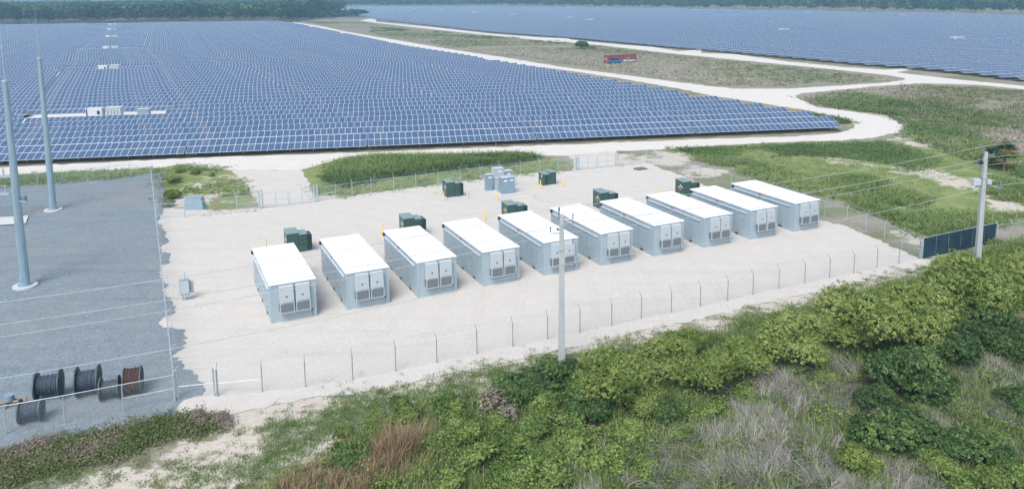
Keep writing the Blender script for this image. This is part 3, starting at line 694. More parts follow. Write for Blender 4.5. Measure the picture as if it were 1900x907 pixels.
# ---- bollards
bol = [(494, 462, 'yellow bollard showing behind the roof of the leftmost enclosure'), (577.6, 453.8, 'yellow bollard right of the leftmost green transformer'), (709.4, 437, 'yellow bollard at the back corner of the third enclosure'),
       (899.4, 408.5, 'yellow bollard between the fourth and fifth enclosures'), (805, 361, 'yellow bollard on the left of the transformer at the north fence'), (823.5, 373, 'yellow bollard in front of the transformer at the north fence'), (867.4, 368, 'yellow bollard right of the transformer at the north fence'),
       (922, 373, 'yellow bollard in front of the concrete slab with grey switchgear'), (990.4, 366.5, 'yellow bollard between the grey switchgear and the small twin-box transformer'), (1003, 351, 'yellow bollard right in front of the small twin-box transformer'), (1044, 346, 'yellow bollard right of the small twin-box transformer'),
       (1067.6, 386, 'yellow bollard behind the roof of the sixth enclosure'), (1222.5, 366, 'yellow bollard behind the roof of the third enclosure from the right')]
b0 = None
for (px, py, lab) in bol:
    p = G(px, py, 0.03)
    if b0 is None:
        m = MB().tube((0, 0, 0), (0, 0, 1.12), 0.07, n=12); m.tube((0, 0, 1.12), (0, 0, 1.17), 0.07, 0.045, 12); o = b0 = m.build('bollard', M_yellow, smooth=False)
    else: o = b0.copy(); C.collection.objects.link(o)
    o.location = (p[0], p[1], 0.03); tag(o, lab, 'bollard', 'yellow bollards guarding the equipment')

# ================================================================= FENCES
FH = 1.72
def fence(label, pts, arms='out', side=1, mesh=True, skip=(), toprail=True, name='chain_link_fence', h=FH, braces=(), big=(), pm=None):
    """pts: ground points (world) of the posts; side +1/-1 = side on which the barbed arms lean"""
    r = empty(name, (pts[0][0], pts[0][1], 0), 0, label, 'fence')
    o0 = Vector((pts[0][0], pts[0][1], 0))
    L = [Vector((p[0], p[1], 0)) - o0 for p in pts]
    rails = MB(); wires = MB()
    arms_tip = []
    for i, p in enumerate(L):
        d = (L[min(i + 1, len(L) - 1)] - L[max(i - 1, 0)]).normalized(); nrm = Vector((-d.y, d.x, 0)) * side
        m = MB(); rad = 0.06 if (i in (0, len(L) - 1) or i in big) else 0.035
        m.tube(p, p + Vector((0, 0, h + 0.02)), rad, n=8)
        tip = p + Vector((0, 0, h + 0.34)) + nrm * 0.30
        if arms: m.tube(p + Vector((0, 0, h)), tip, 0.022, n=5)
        m.build('fence_post', pm or M_galv, r); arms_tip.append((p + Vector((0, 0, h)), tip))
    for i in range(len(L) - 1):
        if i in skip: continue
        a, b = L[i], L[i + 1]
        if toprail: rails.tube(a + Vector((0, 0, h)), b + Vector((0, 0, h)), 0.026, n=6)
        if i in braces: rails.tube(a + Vector((0, 0, h * .5)), b + Vector((0, 0, h * .5)), 0.024, n=6)
        if arms:
            for t in (0.35, 0.68, 1.0):
                wires.tube(arms_tip[i][0].lerp(arms_tip[i][1], t), arms_tip[i + 1][0].lerp(arms_tip[i + 1][1], t), 0.006, n=3, cap=False)
        if mesh:
            dl = b - a; e = MB(); e.add([(0, 0, 0.05), (dl.length, 0, 0.05), (dl.length, 0, h), (0, 0, h)], [(0, 1, 2, 3)])
            q = e.build('wire_mesh', M_mesh, r); q.location = a + Vector((0, 0, 0)); q.rotation_euler = (0, 0, math.atan2(dl.y, dl.x))
    if toprail or braces: rails.build('top_rail', M_galv, r)
    if arms: wires.build('barbed_wire', M_galv, r)
    return r
S = [G(*q, 0.03) for q in [(404, 734.6), (487, 726.7), (567, 717.4), (654.6, 704), (734.5, 688.3), (810.6, 673), (885, 656.4), (951.5, 642.5), (1016, 629), (1076, 617), (1135, 604.5), (1190, 591.4), (1245.5, 580), (1299, 569.6), (1350, 558), (1397, 547), (1444.8, 536), (1493, 526), (1539, 516), (1584, 507), (1627, 497), (1668, 489), (1706, 480.5)]]
fence('long chain-link fence with barbed wire arms along the near side of the gravel pad', S, side=1, toprail=False, braces=(0,), pm=M_post)
fence('short chain-link fence panel between the grey yard corner and the pad fence', [G(331, 742), G(398, 734.6)], side=-1, toprail=False, braces=(0,), mesh=True)
fence('chain-link fence along the near edge of the grey gravel yard, in front of the reels', [G(325, 745), G(229.5, 764), G(121, 786), G(12, 806), G(-110, 832)], arms=None, side=-1, braces=(0,))
fence('straight fence dividing the grey gravel yard from the white pad', [np.array(G(281, 334)) * (1 - t) + np.array(G(325, 744)) * t for t in np.linspace(0, 1, 20)], side=1, h=1.85)
fence('chain-link fence between yard and road gate, beside the concrete vault', [G(*q) for q in [(291, 408), (343, 404), (390, 399), (440, 392), (483, 388)]], side=1, braces=(3,))
fence('chain-link fence along the back of the pad between its two gates', [G(*q) for q in [(588, 375), (623, 369.5), (653.6, 365), (689, 360), (731, 355), (772, 350.5), (813.6, 344.8), (853.7, 339), (891, 334), (928, 329.5), (966, 325), (1000.8, 321.8), (1035.6, 319), (1070.5, 316.5)]], side=1, braces=(0, 12))
EA = G(1199, 302.5); EB = G(1571, 415)
E1 = [EA * (1 - t) + EB * t for t in np.linspace(0, 1, 13)]
E1 = [G(1144.8, 309), G(1172, 305.5)] + [e for e in E1] + [G(1606.7, 428), G(1640.5, 445), G(1673, 462), G(1708, 480)]
fence('chain-link fence with slanted barbed arms along the right side of the pad', E1, side=1, braces=(0, len(E1) - 2), big=(2,))
fence('chain-link fence behind the grey gravel yard along the sandy road', [G(*q) for q in [(-60, 351), (-10, 349), (30, 347.5), (70, 345), (116, 340), (162, 336.5), (203, 332.5), (242, 328), (281, 333)]], side=1)
fence('chain-link fence leading right from the navy screen', [G(*q) for q in [(1849, 449), (1877, 446), (1905, 443), (1935, 440), (1965, 437)]], side=1)
# gates
def gate(name, label, p0, p1, leaves=2):
    p0, p1 = np.array(p0), np.array(p1); d = p1 - p0; L = np.linalg.norm(d); r = empty(name, (p0[0], p0[1], 0), math.atan2(d[1], d[0]), label, 'gate')
    for k in range(leaves):
        x0, x1 = k * L / leaves + 0.12, (k + 1) * L / leaves - 0.06; h = 1.8; m = MB()
        for x in (x0, (x0 + x1) / 2, x1): m.tube((x, 0, 0.1), (x, 0, h), 0.03, n=6)
        for z in (0.1, h / 2, h): m.tube((x0, 0, z), (x1, 0, z), 0.025, n=6)
        g = m.build('gate_leaf', M_galv, r)
        MB().add([(x0, 0.01, 0.1), (x1, 0.01, 0.1), (x1, 0.01, h), (x0, 0.01, h)], [(0, 1, 2, 3)]).build('wire_mesh', M_mesh, g)
    for x in (0, -0.35, L, L + 0.35):
        MB().tube((x, 0, 0), (x, 0, 2.1), 0.07, n=8).build('gate_post', M_galv, r)
gate('double_gate', 'double chain-link gate at the left end of the pad, opening to the sandy road', G(487, 387.3), G(584, 375.6))
gate('double_gate', 'double chain-link gate at the back right of the pad, above the small twin-box transformer', G(1073, 316.3), G(1142, 309.4))
# navy screen
pts = [G(1712, 480), G(1846, 450)]; d = pts[1] - pts[0]; L = np.linalg.norm(d)
r = empty('privacy_screen_fence', (pts[0][0], pts[0][1], 0), math.atan2(d[1], d[0]), 'fence panel run covered with dark navy windscreen fabric behind the right power pole', 'fence')
for i in range(6):
    x0, x1 = i * L / 6 + 0.03, (i + 1) * L / 6 - 0.03
    MB().box(x0, x1, -0.02, 0.0, 0.05, 1.93).build('fabric_panel', M_navy, r)
for i in range(7): MB().tube((i * L / 6, 0.05, 0), (i * L / 6, 0.05, 2.0), 0.045, n=8).build('fence_post', M_galv, r)
MB().tube((0, 0.05, 1.95), (L, 0.05, 1.95), 0.03, n=6).build('top_rail', M_galv, r)

# ================================================================= POLES
def steel_pole(px, py, label, rod, box=False):
    p = G(px, py, 0.05); r = empty('steel_pole', (p[0], p[1], 0.045), 0, label, 'pole', 'tall steel poles in the grey yard')
    MB().tube((0, 0, 0), (0, 0, 0.14), 0.95, n=28).build('foundation', M_slab, r)
    MB().tube((0, 0, 0.141), (0, 0, 0.2), 0.58, n=16).build('base_plate', M_pole, r)
    MB().tube((0, 0, 0.2), (0, 0, 17.4), 0.40, 0.22, n=12).build('shaft', M_pole, r)
    MB().tube((0, 0, 17.4), (0, 0, 17.55), 0.25, 0.25, n=12).build('cap', M_galv, r)
    MB().tube((0, 0, 17.55), (0, 0, 17.55 + rod), 0.035, 0.012, n=6).build('lightning_rod', M_galv, r)
    MB().box(-0.05, 0.05, -0.44, -0.36, 0.7, 1.0).build('hand_hole', M_galv, r)
    for k in range(5):
        z = 2.5 + 3 * k; MB().tube((0, -0.4 + 0.01 * k, z), (0, -0.47 + 0.01 * k, z), 0.03, n=6).build('bolt', M_galv, r)
    if box:
        MB().box(0.25, 0.85, -0.15, 0.15, 7.4, 7.46).build('bracket', M_lgrey, r)
        MB().box(0.5, 0.78, -0.14, 0.14, 7.47, 7.85).build('camera_box', M_insul, r)
    return r
steel_pole(47, 531, 'tall tapered blue-grey steel pole nearest the left edge, on a round footing', 7, True)
steel_pole(99, 390, 'tall tapered blue-grey steel pole second from the left edge, set farther back', 5.5)

def power_pole(p, ang, label, dev=False, h=10.25):
    r = empty('power_pole', (p[0], p[1], 0), ang, label, 'power pole', 'concrete power poles of the overhead line')
    MB().hexa([(-.225, -.225, 0), (.225, -.225, 0), (-.225, .225, 0), (.225, .225, 0), (-.14, -.14, h), (.14, -.14, h), (-.14, .14, h), (.14, .14, h)]).build('shaft', M_conc, r, bevel=0.02)
    MB().tube((-0.17, 0, h - 0.35), (-0.17, 0, h + 0.5), 0.04, n=8).tube((-0.17, 0, h + 0.25), (-0.17, 0, h + 0.45), 0.08, 0.05, n=8).build('insulator', M_insul, r)
    for (sx, z) in ((1, h - 0.35), (-1, h - 1.25), (1, h - 2.0)):
        b = MB().tube((sx * 0.15, 0, z), (sx * 0.72, 0, z + 0.08), 0.03, n=6).build('insulator_arm', M_galv, r)
        MB().tube((sx * 0.72, 0, z + 0.08), (sx * 0.72, 0, z + 0.32), 0.045, 0.03, n=8).tube((sx * 0.72, 0, z + 0.32), (sx * 0.72, 0, z + 0.4), 0.06, 0.04, n=8).build('insulator', M_insul, b)
    MB().tube((-0.2, -0.1, h - 1.0), (-0.3, -0.15, h - 0.9), 0.06, n=6).build('clamp', M_dark, r)
    MB().box(-0.2, 0.2, -0.2, 0.2, h - 2.35, h - 2.27).build('band', M_galv, r)
    if dev:
        b = MB().tube((0.2, 0, h - 2.9), (1.5, 0, h - 3.3), 0.05, n=6).tube((0.2, 0, h - 2.5), (0.9, 0, h - 2.6), 0.05, n=6).build('bracket', M_galv, r)
        MB().tube((1.5, 0, h - 3.3), (1.5, 0, h - 2.6), 0.14, 0.1, n=8).build('cutout', M_insul, b)
        MB().box(-0.95, -0.3, -0.25, 0.25, h - 3.0, h - 2.4).build('recloser', M_lgrey, r, bevel=0.04)
        MB().box(0.25, 0.65, -0.18, 0.18, h - 2.9, h - 2.5).build('recloser', M_lgrey, r, bevel=0.04)
        MB().tube((0.15, 0, h - 4.1), (0.6, 0, h - 4.0), 0.04, n=6).build('insulator_arm', M_galv, r)
PA = G(1042, 678); PB = G(1813, 489.5)
pl_ang = math.atan2(PB[1] - PA[1], PB[0] - PA[0]) - 0.5
power_pole(PA, pl_ang, 'concrete power pole standing in front of the middle battery enclosures')
power_pole(PB, pl_ang, 'concrete power pole at the right with grey switch boxes, in front of the navy screen', True, 10.2)
def wire(a, b, sag, name='power_line', label=None):
    m = MB(); n = 24; pts = []
    for i in range(n + 1):
        t = i / n; q = Vector(a).lerp(Vector(b), t); q.z -= sag * 4 * t * (1 - t); pts.append(q)
    m.path(pts, 0.017, 4)
    o = m.build(name, M_wire); tag(o, label, 'power line', 'overhead wires of the power line'); return o
PD = PB - PA
hs = [(0, 10.75, 'topmost overhead wire'), (1, 9.75, 'second overhead wire from the top'), (-1, 8.95, 'third overhead wire from the top'), (1, 7.1, 'lowest overhead wire')]
PL = PA - PD * 1.05; PR = PB + PD
for (sx, z, nm) in hs:
    off = Vector((sx * 0.6 * math.cos(pl_ang), sx * 0.6 * math.sin(pl_ang), 0))
    A = Vector((PA[0], PA[1], z)) + off; B = Vector((PB[0], PB[1], z)) + off
    wire(A, B, 0.55, label=nm + ' spanning between the two concrete poles')
    wire(A, Vector((PL[0], PL[1], z)) + off, 0.8, label=nm + ' running left from the middle pole over the pad')
    wire(B, Vector((PR[0], PR[1], z)) + off, 0.5, label=nm + ' running right from the right pole out of view')

# ================================================================= YARD ITEMS
def reel(c, dia, wd, label, cm, ang, fm=M_drum, lay=0.68):
    r = empty('cable_reel', (c[0], c[1], 0.05), ang, label, 'cable reel', 'cable reels standing in the grey yard')
    R_ = dia / 2
    for sx in (-1, 1):
        m = MB(); n = 28; x0, x1 = sx * wd / 2 - 0.035, sx * wd / 2 + 0.035
        m.tube((x0, 0, R_), (x1, 0, R_), R_, n=n)
        f = m.build('flange', fm, r)
        m = MB()
        xo = sx * (wd / 2 + 0.037)
        for k in range(8):
            t = k * math.pi / 4; m.tube((xo, 0, R_), (xo, math.cos(t) * R_ * 0.95, R_ + math.sin(t) * R_ * 0.95), 0.022, n=4)
        m.tube((xo - 0.01, 0, R_), (xo + 0.03 * sx, 0, R_), 0.12, n=12)
        m.build('spoke', fm, f)
    m = MB(); k = int(wd / 0.09)
    for i in range(k):
        x = -wd / 2 + 0.06 + (wd - 0.12) * (i + 0.5) / k
        rr = R_ * lay * (1 + 0.03 * math.sin(i * 2.3))
        m.tube((x - 0.043, 0, R_), (x, 0, R_), rr * 0.96, rr, n=20, cap=True).tube((x, 0, R_), (x + 0.043, 0, R_), rr, rr * 0.96, n=20, cap=True)
    m.build('wound_cable', cm, r, smooth=False)
ra = 0.30
def mid(a, b): return (np.array(G(*a)) + np.array(G(*b))) / 2
reel(mid((73, 742), (112, 737)), 1.75, 1.3, 'large reel of black cable behind the fence, nearest the left', M_cable, ra)
reel(mid((147, 735), (184, 730)), 1.8, 1.2, 'large reel of blue-black cable, second from the left in the row', M_cable, ra, lay=0.7)
reel(mid((189, 742), (222, 738)), 1.4, 1.0, 'smaller dark green-grey reel leaning close to the brown one', M_drum, ra, M_drum, 0.62)
reel(mid((233, 730), (264, 727)), 1.6, 0.95, 'reel wound with dark red-brown cable, at the right end of the row', M_brownc, ra, M_drum, 0.93)
reel(mid((41, 786), (78, 779)), 1.4, 1.1, 'small reel of black cable standing alone in front, closest to the yard edge', M_cable, ra)
# pipe rack / saw horse at the left
p = G(16, 757); r = empty('pipe_support', (p[0], p[1], 0.045), 0.25, 'brown pipes with a small grey drum on top beside the lone reel', 'pipes')
MB().tube((-1.6, 0, 0.35), (1.0, 0, 0.35), 0.07, n=8).tube((-1.6, 0.25, 0.35), (0.9, 0.25, 0.35), 0.07, n=8).build('pipe', M_pipe, r)
MB().box(-0.2, -0.1, -0.2, 0.5, 0, 0.27).box(0.6, 0.7, -0.2, 0.5, 0, 0.27).box(-1.4, -1.3, -0.2, 0.5, 0, 0.27).build('stand', M_pipe, r)
o = MB().tube((0.0, 0.12, 0.0), (0.0, 0.12, 0.32), 0.3, n=16).build('small_drum', M_ggrey); o.location = (p[0], p[1], 0.47)
tag(o, 'small blue-grey drum lying on the brown pipes', 'drum')
# junction box
p = G(345.5, 557, .03); r = empty('junction_box', (p[0], p[1], 0.03), 0.35, 'free-standing grey electrical cabinet on a post rack in the left part of the pad', 'electrical cabinet')
MB().box(-0.42, 0.32, -0.18, 0.2, 0.55, 1.75).build('cabinet', M_ggrey, r, bevel=0.02); MB().box(-0.38, 0.28, -0.2, -0.182, 0.62, 1.68).build('door', M_lgrey, r)
MB().box(0.03, 0.62, 0.21, 0.5, 0.5, 1.5).build('rear_cabinet', M_lgrey, r, bevel=0.02)
MB().tube((0, 0.2, 0), (0, 0.2, 2.25), 0.04).build('post', M_galv, r); MB().tube((-0.25, 0.2, 0), (-0.25, 0.2, 0.6), 0.05).tube((0.2, 0.2, 0), (0.2, 0.2, 0.6), 0.04).build('conduit', M_galv, r)
# concrete vault
p = G(341, 390.5); wv = 2.15
o = MB().hexa([(0, 0, 0), (wv, 0, 0), (0, 1.6, 0), (wv, 1.6, 0), (0.12, 0.2, 1.25), (wv - 0.25, 0.2, 1.25), (0.12, 1.3, 1.3), (wv - 0.25, 1.3, 1.3)]).build('utility_vault', M_ggrey, bevel=0.03)
o.location = (p[0], p[1], 0.02); o.rotation_euler = (0, 0, 0.12); tag(o, 'blue-grey trapezoid utility vault just outside the fence, right of the grey yard', 'utility vault')
# pallet on the pad
p = G(1188, 314.5); r = empty('wooden_pallet', (p[0], p[1], 0.03), 0.5, 'brown wooden pallet lying on the gravel near the back corner fence', 'pallet')
m = MB()
for i in range(7): m.box(-0.8 + i * 0.24, -0.64 + i * 0.24, -0.6, 0.6, 0.12, 0.15)
m.build('deck', M_wood, r); m = MB()
for y in (-0.55, -0.05, 0.45): m.box(-0.8, 0.8, y, y + 0.1, 0, 0.118)
m.build('runner', M_wood, r)
for (px, py, h, lab) in ((401.5, 388.5, 1.25, 'thin red stake behind the fence right of the vault'), (920, 271.5, 0.95, 'thin red marker stake at the road edge below the solar panels')):
    p = G(px, py); o = MB().box(-0.035, 0.035, -0.03, 0.03, 0, h).build('marker_stake', paint('stake_red', (0.6, 0.07, 0.06), 0.6)); o.location = (p[0], p[1], 0); o.rotation_euler = (0, 0.12 if h > 1 else 0, 0.3); tag(o, lab, 'stake')
# rubble near vault
m = MB()
for i in range(70):
    q = G(random.uniform(372, 480), 0); t = random.random(); q = np.array(G(375, 401)) * (1 - t) + np.array(G(475, 391)) * t + RNG.normal(0, .35, 2); s_ = random.uniform(.05, .16)
    Mx = Matrix.Translation((q[0], q[1], 0.03 + s_ * .4)) @ Matrix.Rotation(random.random() * 3, 4, (random.random(), 1, random.random()))
    m.box(-s_, s_, -s_ * .7, s_ * .7, -s_ * .5, s_ * .5, M=Mx)
o = m.build('rubble', M_white); tag(o, 'scatter of small white stones along the fence beside the vault', 'stones', kind='stuff')

g_ = np.random.default_rng(5); m = MB()
for i in range(240):
    q = G(g_.uniform(10, 330), g_.uniform(380, 820)) if i < 215 else G(g_.uniform(340, 900), g_.uniform(560, 720)); s_ = g_.uniform(.018, .045)
    m.box(q[0] - s_, q[0] + s_, q[1] - s_ * .7, q[1] + s_ * .7, 0.04, 0.04 + s_)
o = m.build('loose_stones', M_conc); tag(o, 'loose pale stones strewn over the grey yard and the near pad', 'stones', kind='stuff')
# substation rack at the left edge
p = G(-6, 412); r = empty('switch_rack', (p[0], p[1], 0.045), 0.1, 'steel rack with rows of pale insulators at the left edge of the yard', 'switch rack')
for (x, y) in ((-4, 0), (1.2, 0), (-4, 2), (1.2, 2)):
    if (x, y) == (1.2, 0): continue
    MB().tube((x, y, 0), (x, y, 4.8), 0.12, n=8).build('column', M_galv, r)
for (y, z) in ((0.0, 3.2), (2.0, 4.7)):
    b = MB().box(-5, 1.6, y - 0.1, y + 0.1, z - 0.25, z).build('beam', M_galv, r)
    for i in range(6):
        x = -4.2 + i * 1.08; m = MB().tube((x, y, z), (x, y, z + 0.75), 0.05, n=8)
        for k in range(4): m.tube((x, y, z + 0.12 + k * 0.16), (x, y, z + 0.18 + k * 0.16), 0.13, 0.09, n=8)
        m.build('insulator', M_pole, b)
    MB().tube((-4.8, y, z + 0.78), (1.5, y, z + 0.78), 0.03, n=6).build('busbar', M_lgrey, b)
MB().tube((-4, 0, 3.0), (1.2, 2, 0.3), 0.05, n=6).tube((-4, 2, 0.6), (1.2, 0.6, 2.8), 0.05, n=6).build('brace', M_pole, r)
o = sheet('equipment_slab', poly_world([(-60, 424), (-60, 408), (53, 402), (48, 417)]), 0.16, M_slab, 'low concrete slab under the switch rack at the left edge', 'concrete slab', amp=0, kind=None)


# ================================================================= RED CONTAINER AND VEHICLES
pa = G(1128, 118.3); pb_ = G(1179, 115.2); d = pb_ - pa; a_ = math.atan2(d[1], d[0]); Lc = 12.19
r = empty('shipping_container', (pa[0], pa[1], 0), a_, 'long faded red shipping container alone in the scrub between the roads', 'shipping container')
MB().box(0, Lc, 0, 2.44, 0.1, 2.75).build('body', M_corr, r)
MB().box(-0.03, 0.1, -0.03, 2.47, 0.0, 2.8).box(Lc - 0.1, Lc + 0.03, -0.03, 2.47, 0.0, 2.8).box(0.1, Lc - 0.1, -0.04, 0.06, 2.7, 2.82).box(0.1, Lc - 0.1, -0.04, 0.06, 0.0, 0.15).build('frame', M_redbox, r)
d_ = MB().box(-0.08, -0.032, 0.05, 1.2, 0.2, 2.6).box(-0.08, -0.032, 1.24, 2.39, 0.2, 2.6).build('door', M_redbox, r)
MB().box(-0.11, -0.081, 0.5, 0.9, 1.2, 1.7).box(-0.11, -0.081, 1.6, 1.9, 1.3, 1.8).build('sticker', M_sticker, d_)
def wheel(par, x, y, rad=0.38, side=-1):
    w_ = MB().tube((x, y, rad), (x, y + 0.24, rad), rad, n=18).build('wheel', M_tyre, par)
    yy = y - 0.012 if side < 0 else y + 0.252
    MB().tube((x, yy, rad), (x, yy + 0.01, rad), rad * 0.6, n=12).build('rim', M_galv, w_)
def pickup(loc, ang, label, mat, cat, car=False):
    r = empty('pickup_truck' if not car else 'parked_car', loc, ang, label, cat)
    def prism(pr, y0, y1, nm, m_, par):
        n = len(pr); vs = [(x, y0, z) for x, z in pr] + [(x, y1, z) for x, z in pr]
        return MB().add(vs, [tuple(range(n - 1, -1, -1)), tuple(range(n, 2 * n))] + [(i, (i + 1) % n, n + (i + 1) % n, n + i) for i in range(n)]).build(nm, m_, par, bevel=0.04)
    if car:
        b = prism([(0, .35), (4.4, .35), (4.4, .85), (3.4, 1.0), (0.5, 1.0), (0, .8)], 0, 1.8, 'body', mat, r)
        prism([(0.5, 1.003), (3.3, 1.003), (2.6, 1.45), (1.0, 1.45)], 0.12, 1.68, 'cabin', M_glass, r); MB().box(1.0, 2.6, 0.14, 1.66, 1.46, 1.5).build('roof', mat, r)
        ws = (0.9, 3.5)
    else:
        b = prism([(0, .5), (5.6, .5), (5.6, 1.05), (5.4, 1.15), (4.2, 1.2), (0, 1.2)], 0, 1.95, 'body', mat, r)
        MB().box(0.1, 2.2, 0.12, 1.83, 1.203, 1.23).build('truck_bed', M_black, r)
        prism([(2.3, 1.203), (4.3, 1.203), (3.8, 1.75), (2.4, 1.75)], 0.08, 1.87, 'cabin', M_glass, r); MB().box(2.4, 3.8, 0.06, 1.89, 1.76, 1.84).build('roof', mat, r)
        MB().box(2.35, 4.1, 0.07, 0.1, 1.25, 1.3).build('window_trim', mat, r)
        ws = (1.0, 4.6)
    for y in (0.25, 1.45): MB().box((4.4 if car else 5.6) , (4.44 if car else 5.64), y, y + 0.3, .72, .88).build('headlight', M_sticker, r)
    MB().box(-0.04, -0.001, 0.1, 0.3, .7, .95).box(-0.04, -0.001, 1.5, 1.7, .7, .95).build('tail_light', M_redp, r)
    for x in ws:
        wheel(r, x, -0.02, side=-1); wheel(r, x, (1.58 if car else 1.73), side=1)
p = G(1132, 119.3); pickup((p[0], p[1] - 0.2, 0), a_ + 0.05, 'bright blue pickup truck parked in front of the red container', M_blue, 'pickup truck')
p = G(1160.5, 116.9); pickup((p[0], p[1] - 0.4, 0), a_ + 0.05, 'white and grey car parked at the right end of the red container', M_white2, 'car', True)

# ================================================================= VEGETATION
def ori_quads(cen, nrm, size, rng, asp=1.6, fold=0.0):
    """leaf quads (diamond shaped) around centres with given normals"""
    n = len(cen); nrm = nrm / np.linalg.norm(nrm, axis=1, keepdims=True)
    a = rng.normal(size=(n, 3)); a -= nrm * (a * nrm).sum(1, keepdims=True); a /= np.linalg.norm(a, axis=1, keepdims=True)
    b = np.cross(nrm, a); s = size[:, None]
    V = np.stack([cen - a * s * asp * .5, cen + b * s * .5, cen + a * s * asp * .5, cen - b * s * .5], 1).reshape(-1, 3)
    Fq = np.arange(4 * n).reshape(n, 4); return V, Fq
def crown_mesh(name, seed, mat, rx, h, nlobes, nclump, nleaf, leaf, base=0.3, tintvar=0.25, flat=1.0):
    """bush: lobes -> clumps on each lobe -> leaves in each clump"""
    g = np.random.default_rng(seed); lob = []
    for i in range(nlobes):
        a = g.uniform(0, 2 * math.pi); rr = rx * math.sqrt(g.uniform(0, 1)) * 0.72
        top = h * (1 - 0.45 * (rr / rx) ** 2) * g.uniform(0.75, 1.05); lr = g.uniform(0.26, 0.44) * rx
        lob.append((rr * math.cos(a), rr * math.sin(a), max(top - lr * 0.9, lr * 0.6), lr))
    cen = []; nr = []; tin = []
    for (x, y, z, lr) in lob:
        lt = g.normal(0.5, tintvar * 0.5)
        k = int(nclump * (lr / (0.4 * rx)) ** 2)
        d = g.normal(size=(k, 3)); d /= np.linalg.norm(d, axis=1, keepdims=True); d[:, 2] = np.where(d[:, 2] < -0.35, -d[:, 2], d[:, 2])
        rad = lr * np.where(g.random((k, 1)) < .12, g.uniform(1.1, 1.45, (k, 1)), g.uniform(0.68, 1.12, (k, 1))); cc = np.array([x, y, z]) + d * rad * np.array([1, 1, 0.85 * flat])
        ct = g.normal(lt, tintvar * 0.6, k); cs = g.uniform(0.05, 0.115, k) * lr + leaf * .3
        for j in range(k):
            m_ = nleaf; o = g.normal(size=(m_, 3)); o *= (g.uniform(.75, 1.35, (m_, 1)) / np.maximum(np.linalg.norm(o, axis=1, keepdims=True), .2)); o += d[j] * .35 + np.array([0, 0, .25]); cen.append(cc[j] + o * cs[j])
            nn = d[j] * 0.5 + o * 0.9 + g.normal(size=(m_, 3)) * 0.35 + np.array([0, 0, 0.2]); nr.append(nn); tin.append(np.clip(g.normal(ct[j], 0.12, m_), 0, 1))
    cen = np.concatenate(cen); nr = np.concatenate(nr); tin = np.concatenate(tin)
    ok = cen[:, 2] > 0.02; cen, nr, tin = cen[ok], nr[ok], tin[ok]
    V, Fq = ori_quads(cen, nr, leaf * g.uniform(0.6, 1.3, len(cen)), g)
    o = fast_mesh(name, V, Fq, mat, tin); return o, lob
def make_bush(name, seed, mat, rx, h, nl, nc, nf, leaf, **kw):
    r = empty(name, (0, 0, 0)); f, lob = crown_mesh('foliage', seed, mat, rx, h, nl, nc, nf, leaf, **kw); f.parent = r
    m = MB()
    for (x, y, z, lr) in lob:
        b = Vector((x * 0.15, y * 0.15, 0)); c1 = Vector((x * 0.6, y * 0.6, z * 0.55)); c2 = Vector((x, y, z + lr * 0.5))
        m.tube(b, c1, 0.05 * rx / 2, 0.03 * rx / 2, 5); m.tube(c1, c2, 0.03 * rx / 2, 0.012, 5)
    m.build('stem', M_bark, r); return r
SRC = {}
def src_of(kind):
    if kind in SRC: return SRC[kind]
    k = []
    if kind == 'willow': k = [make_bush('willow_shrub', 10 + i, L_yellow, 2.6, 3.9, 14, 200, 17, 0.068, tintvar=0.30) for i in range(4)]
    if kind == 'dark': k = [make_bush('leafy_shrub', 30 + i, L_dark, 1.9, 1.9, 12, 150, 16, 0.08, tintvar=0.3) for i in range(3)]
    if kind == 'mid': k = [make_bush('leafy_shrub', 50 + i, L_mid, 1.5, 1.3, 10, 110, 14, 0.075, tintvar=0.35) for i in range(4)]
    if kind == 'pale': k = [make_bush('pale_shrub', 70 + i, L_yellow, 1.5, 1.5, 10, 120, 15, 0.06, tintvar=0.25) for i in range(2)]
    SRC[kind] = [[s_, False] for s_ in k]; return SRC[kind]
cnt = 0
def bush(kind, px, py, rpx, label, group, idx=None, zs=1.0):
    """px,py = middle of the crown in view, placed so that its crown centre stands there"""
    global cnt
    S_ = src_of(kind); ent = S_[(idx if idx is not None else cnt) % len(S_)]; cnt += 1
    o = ent[0] if not ent[1] else copy_tree(ent[0]); ent[1] = True
    base_r = {'willow': 2.6, 'dark': 1.9, 'mid': 1.5, 'pale': 1.5}[kind]; hh = {'willow': 3.9, 'dark': 1.9, 'mid': 1.3, 'pale': 1.5}[kind]
    p = G(px, py, 0); dist = math.hypot(p[1], CAMH); s_ = (rpx * dist / F) / base_r * (0.80 if kind in ('willow', 'pale') else 0.95 if kind == 'dark' else 0.8)
    if kind == 'willow': zs = zs * random.uniform(.85, 1.15)
    if kind in ('dark', 'mid'): zs *= random.uniform(.75, 1.15)
    p = G(px, py, hh * s_ * zs * 0.5)
    o.location = (p[0], p[1], 0); o.rotation_euler = (0, 0, random.uniform(0, 6.28)); o.scale = (s_, s_, s_ * zs)
    tag(o, label, 'shrub', group)
gW = 'yellow-green shrubs along the sandy track'
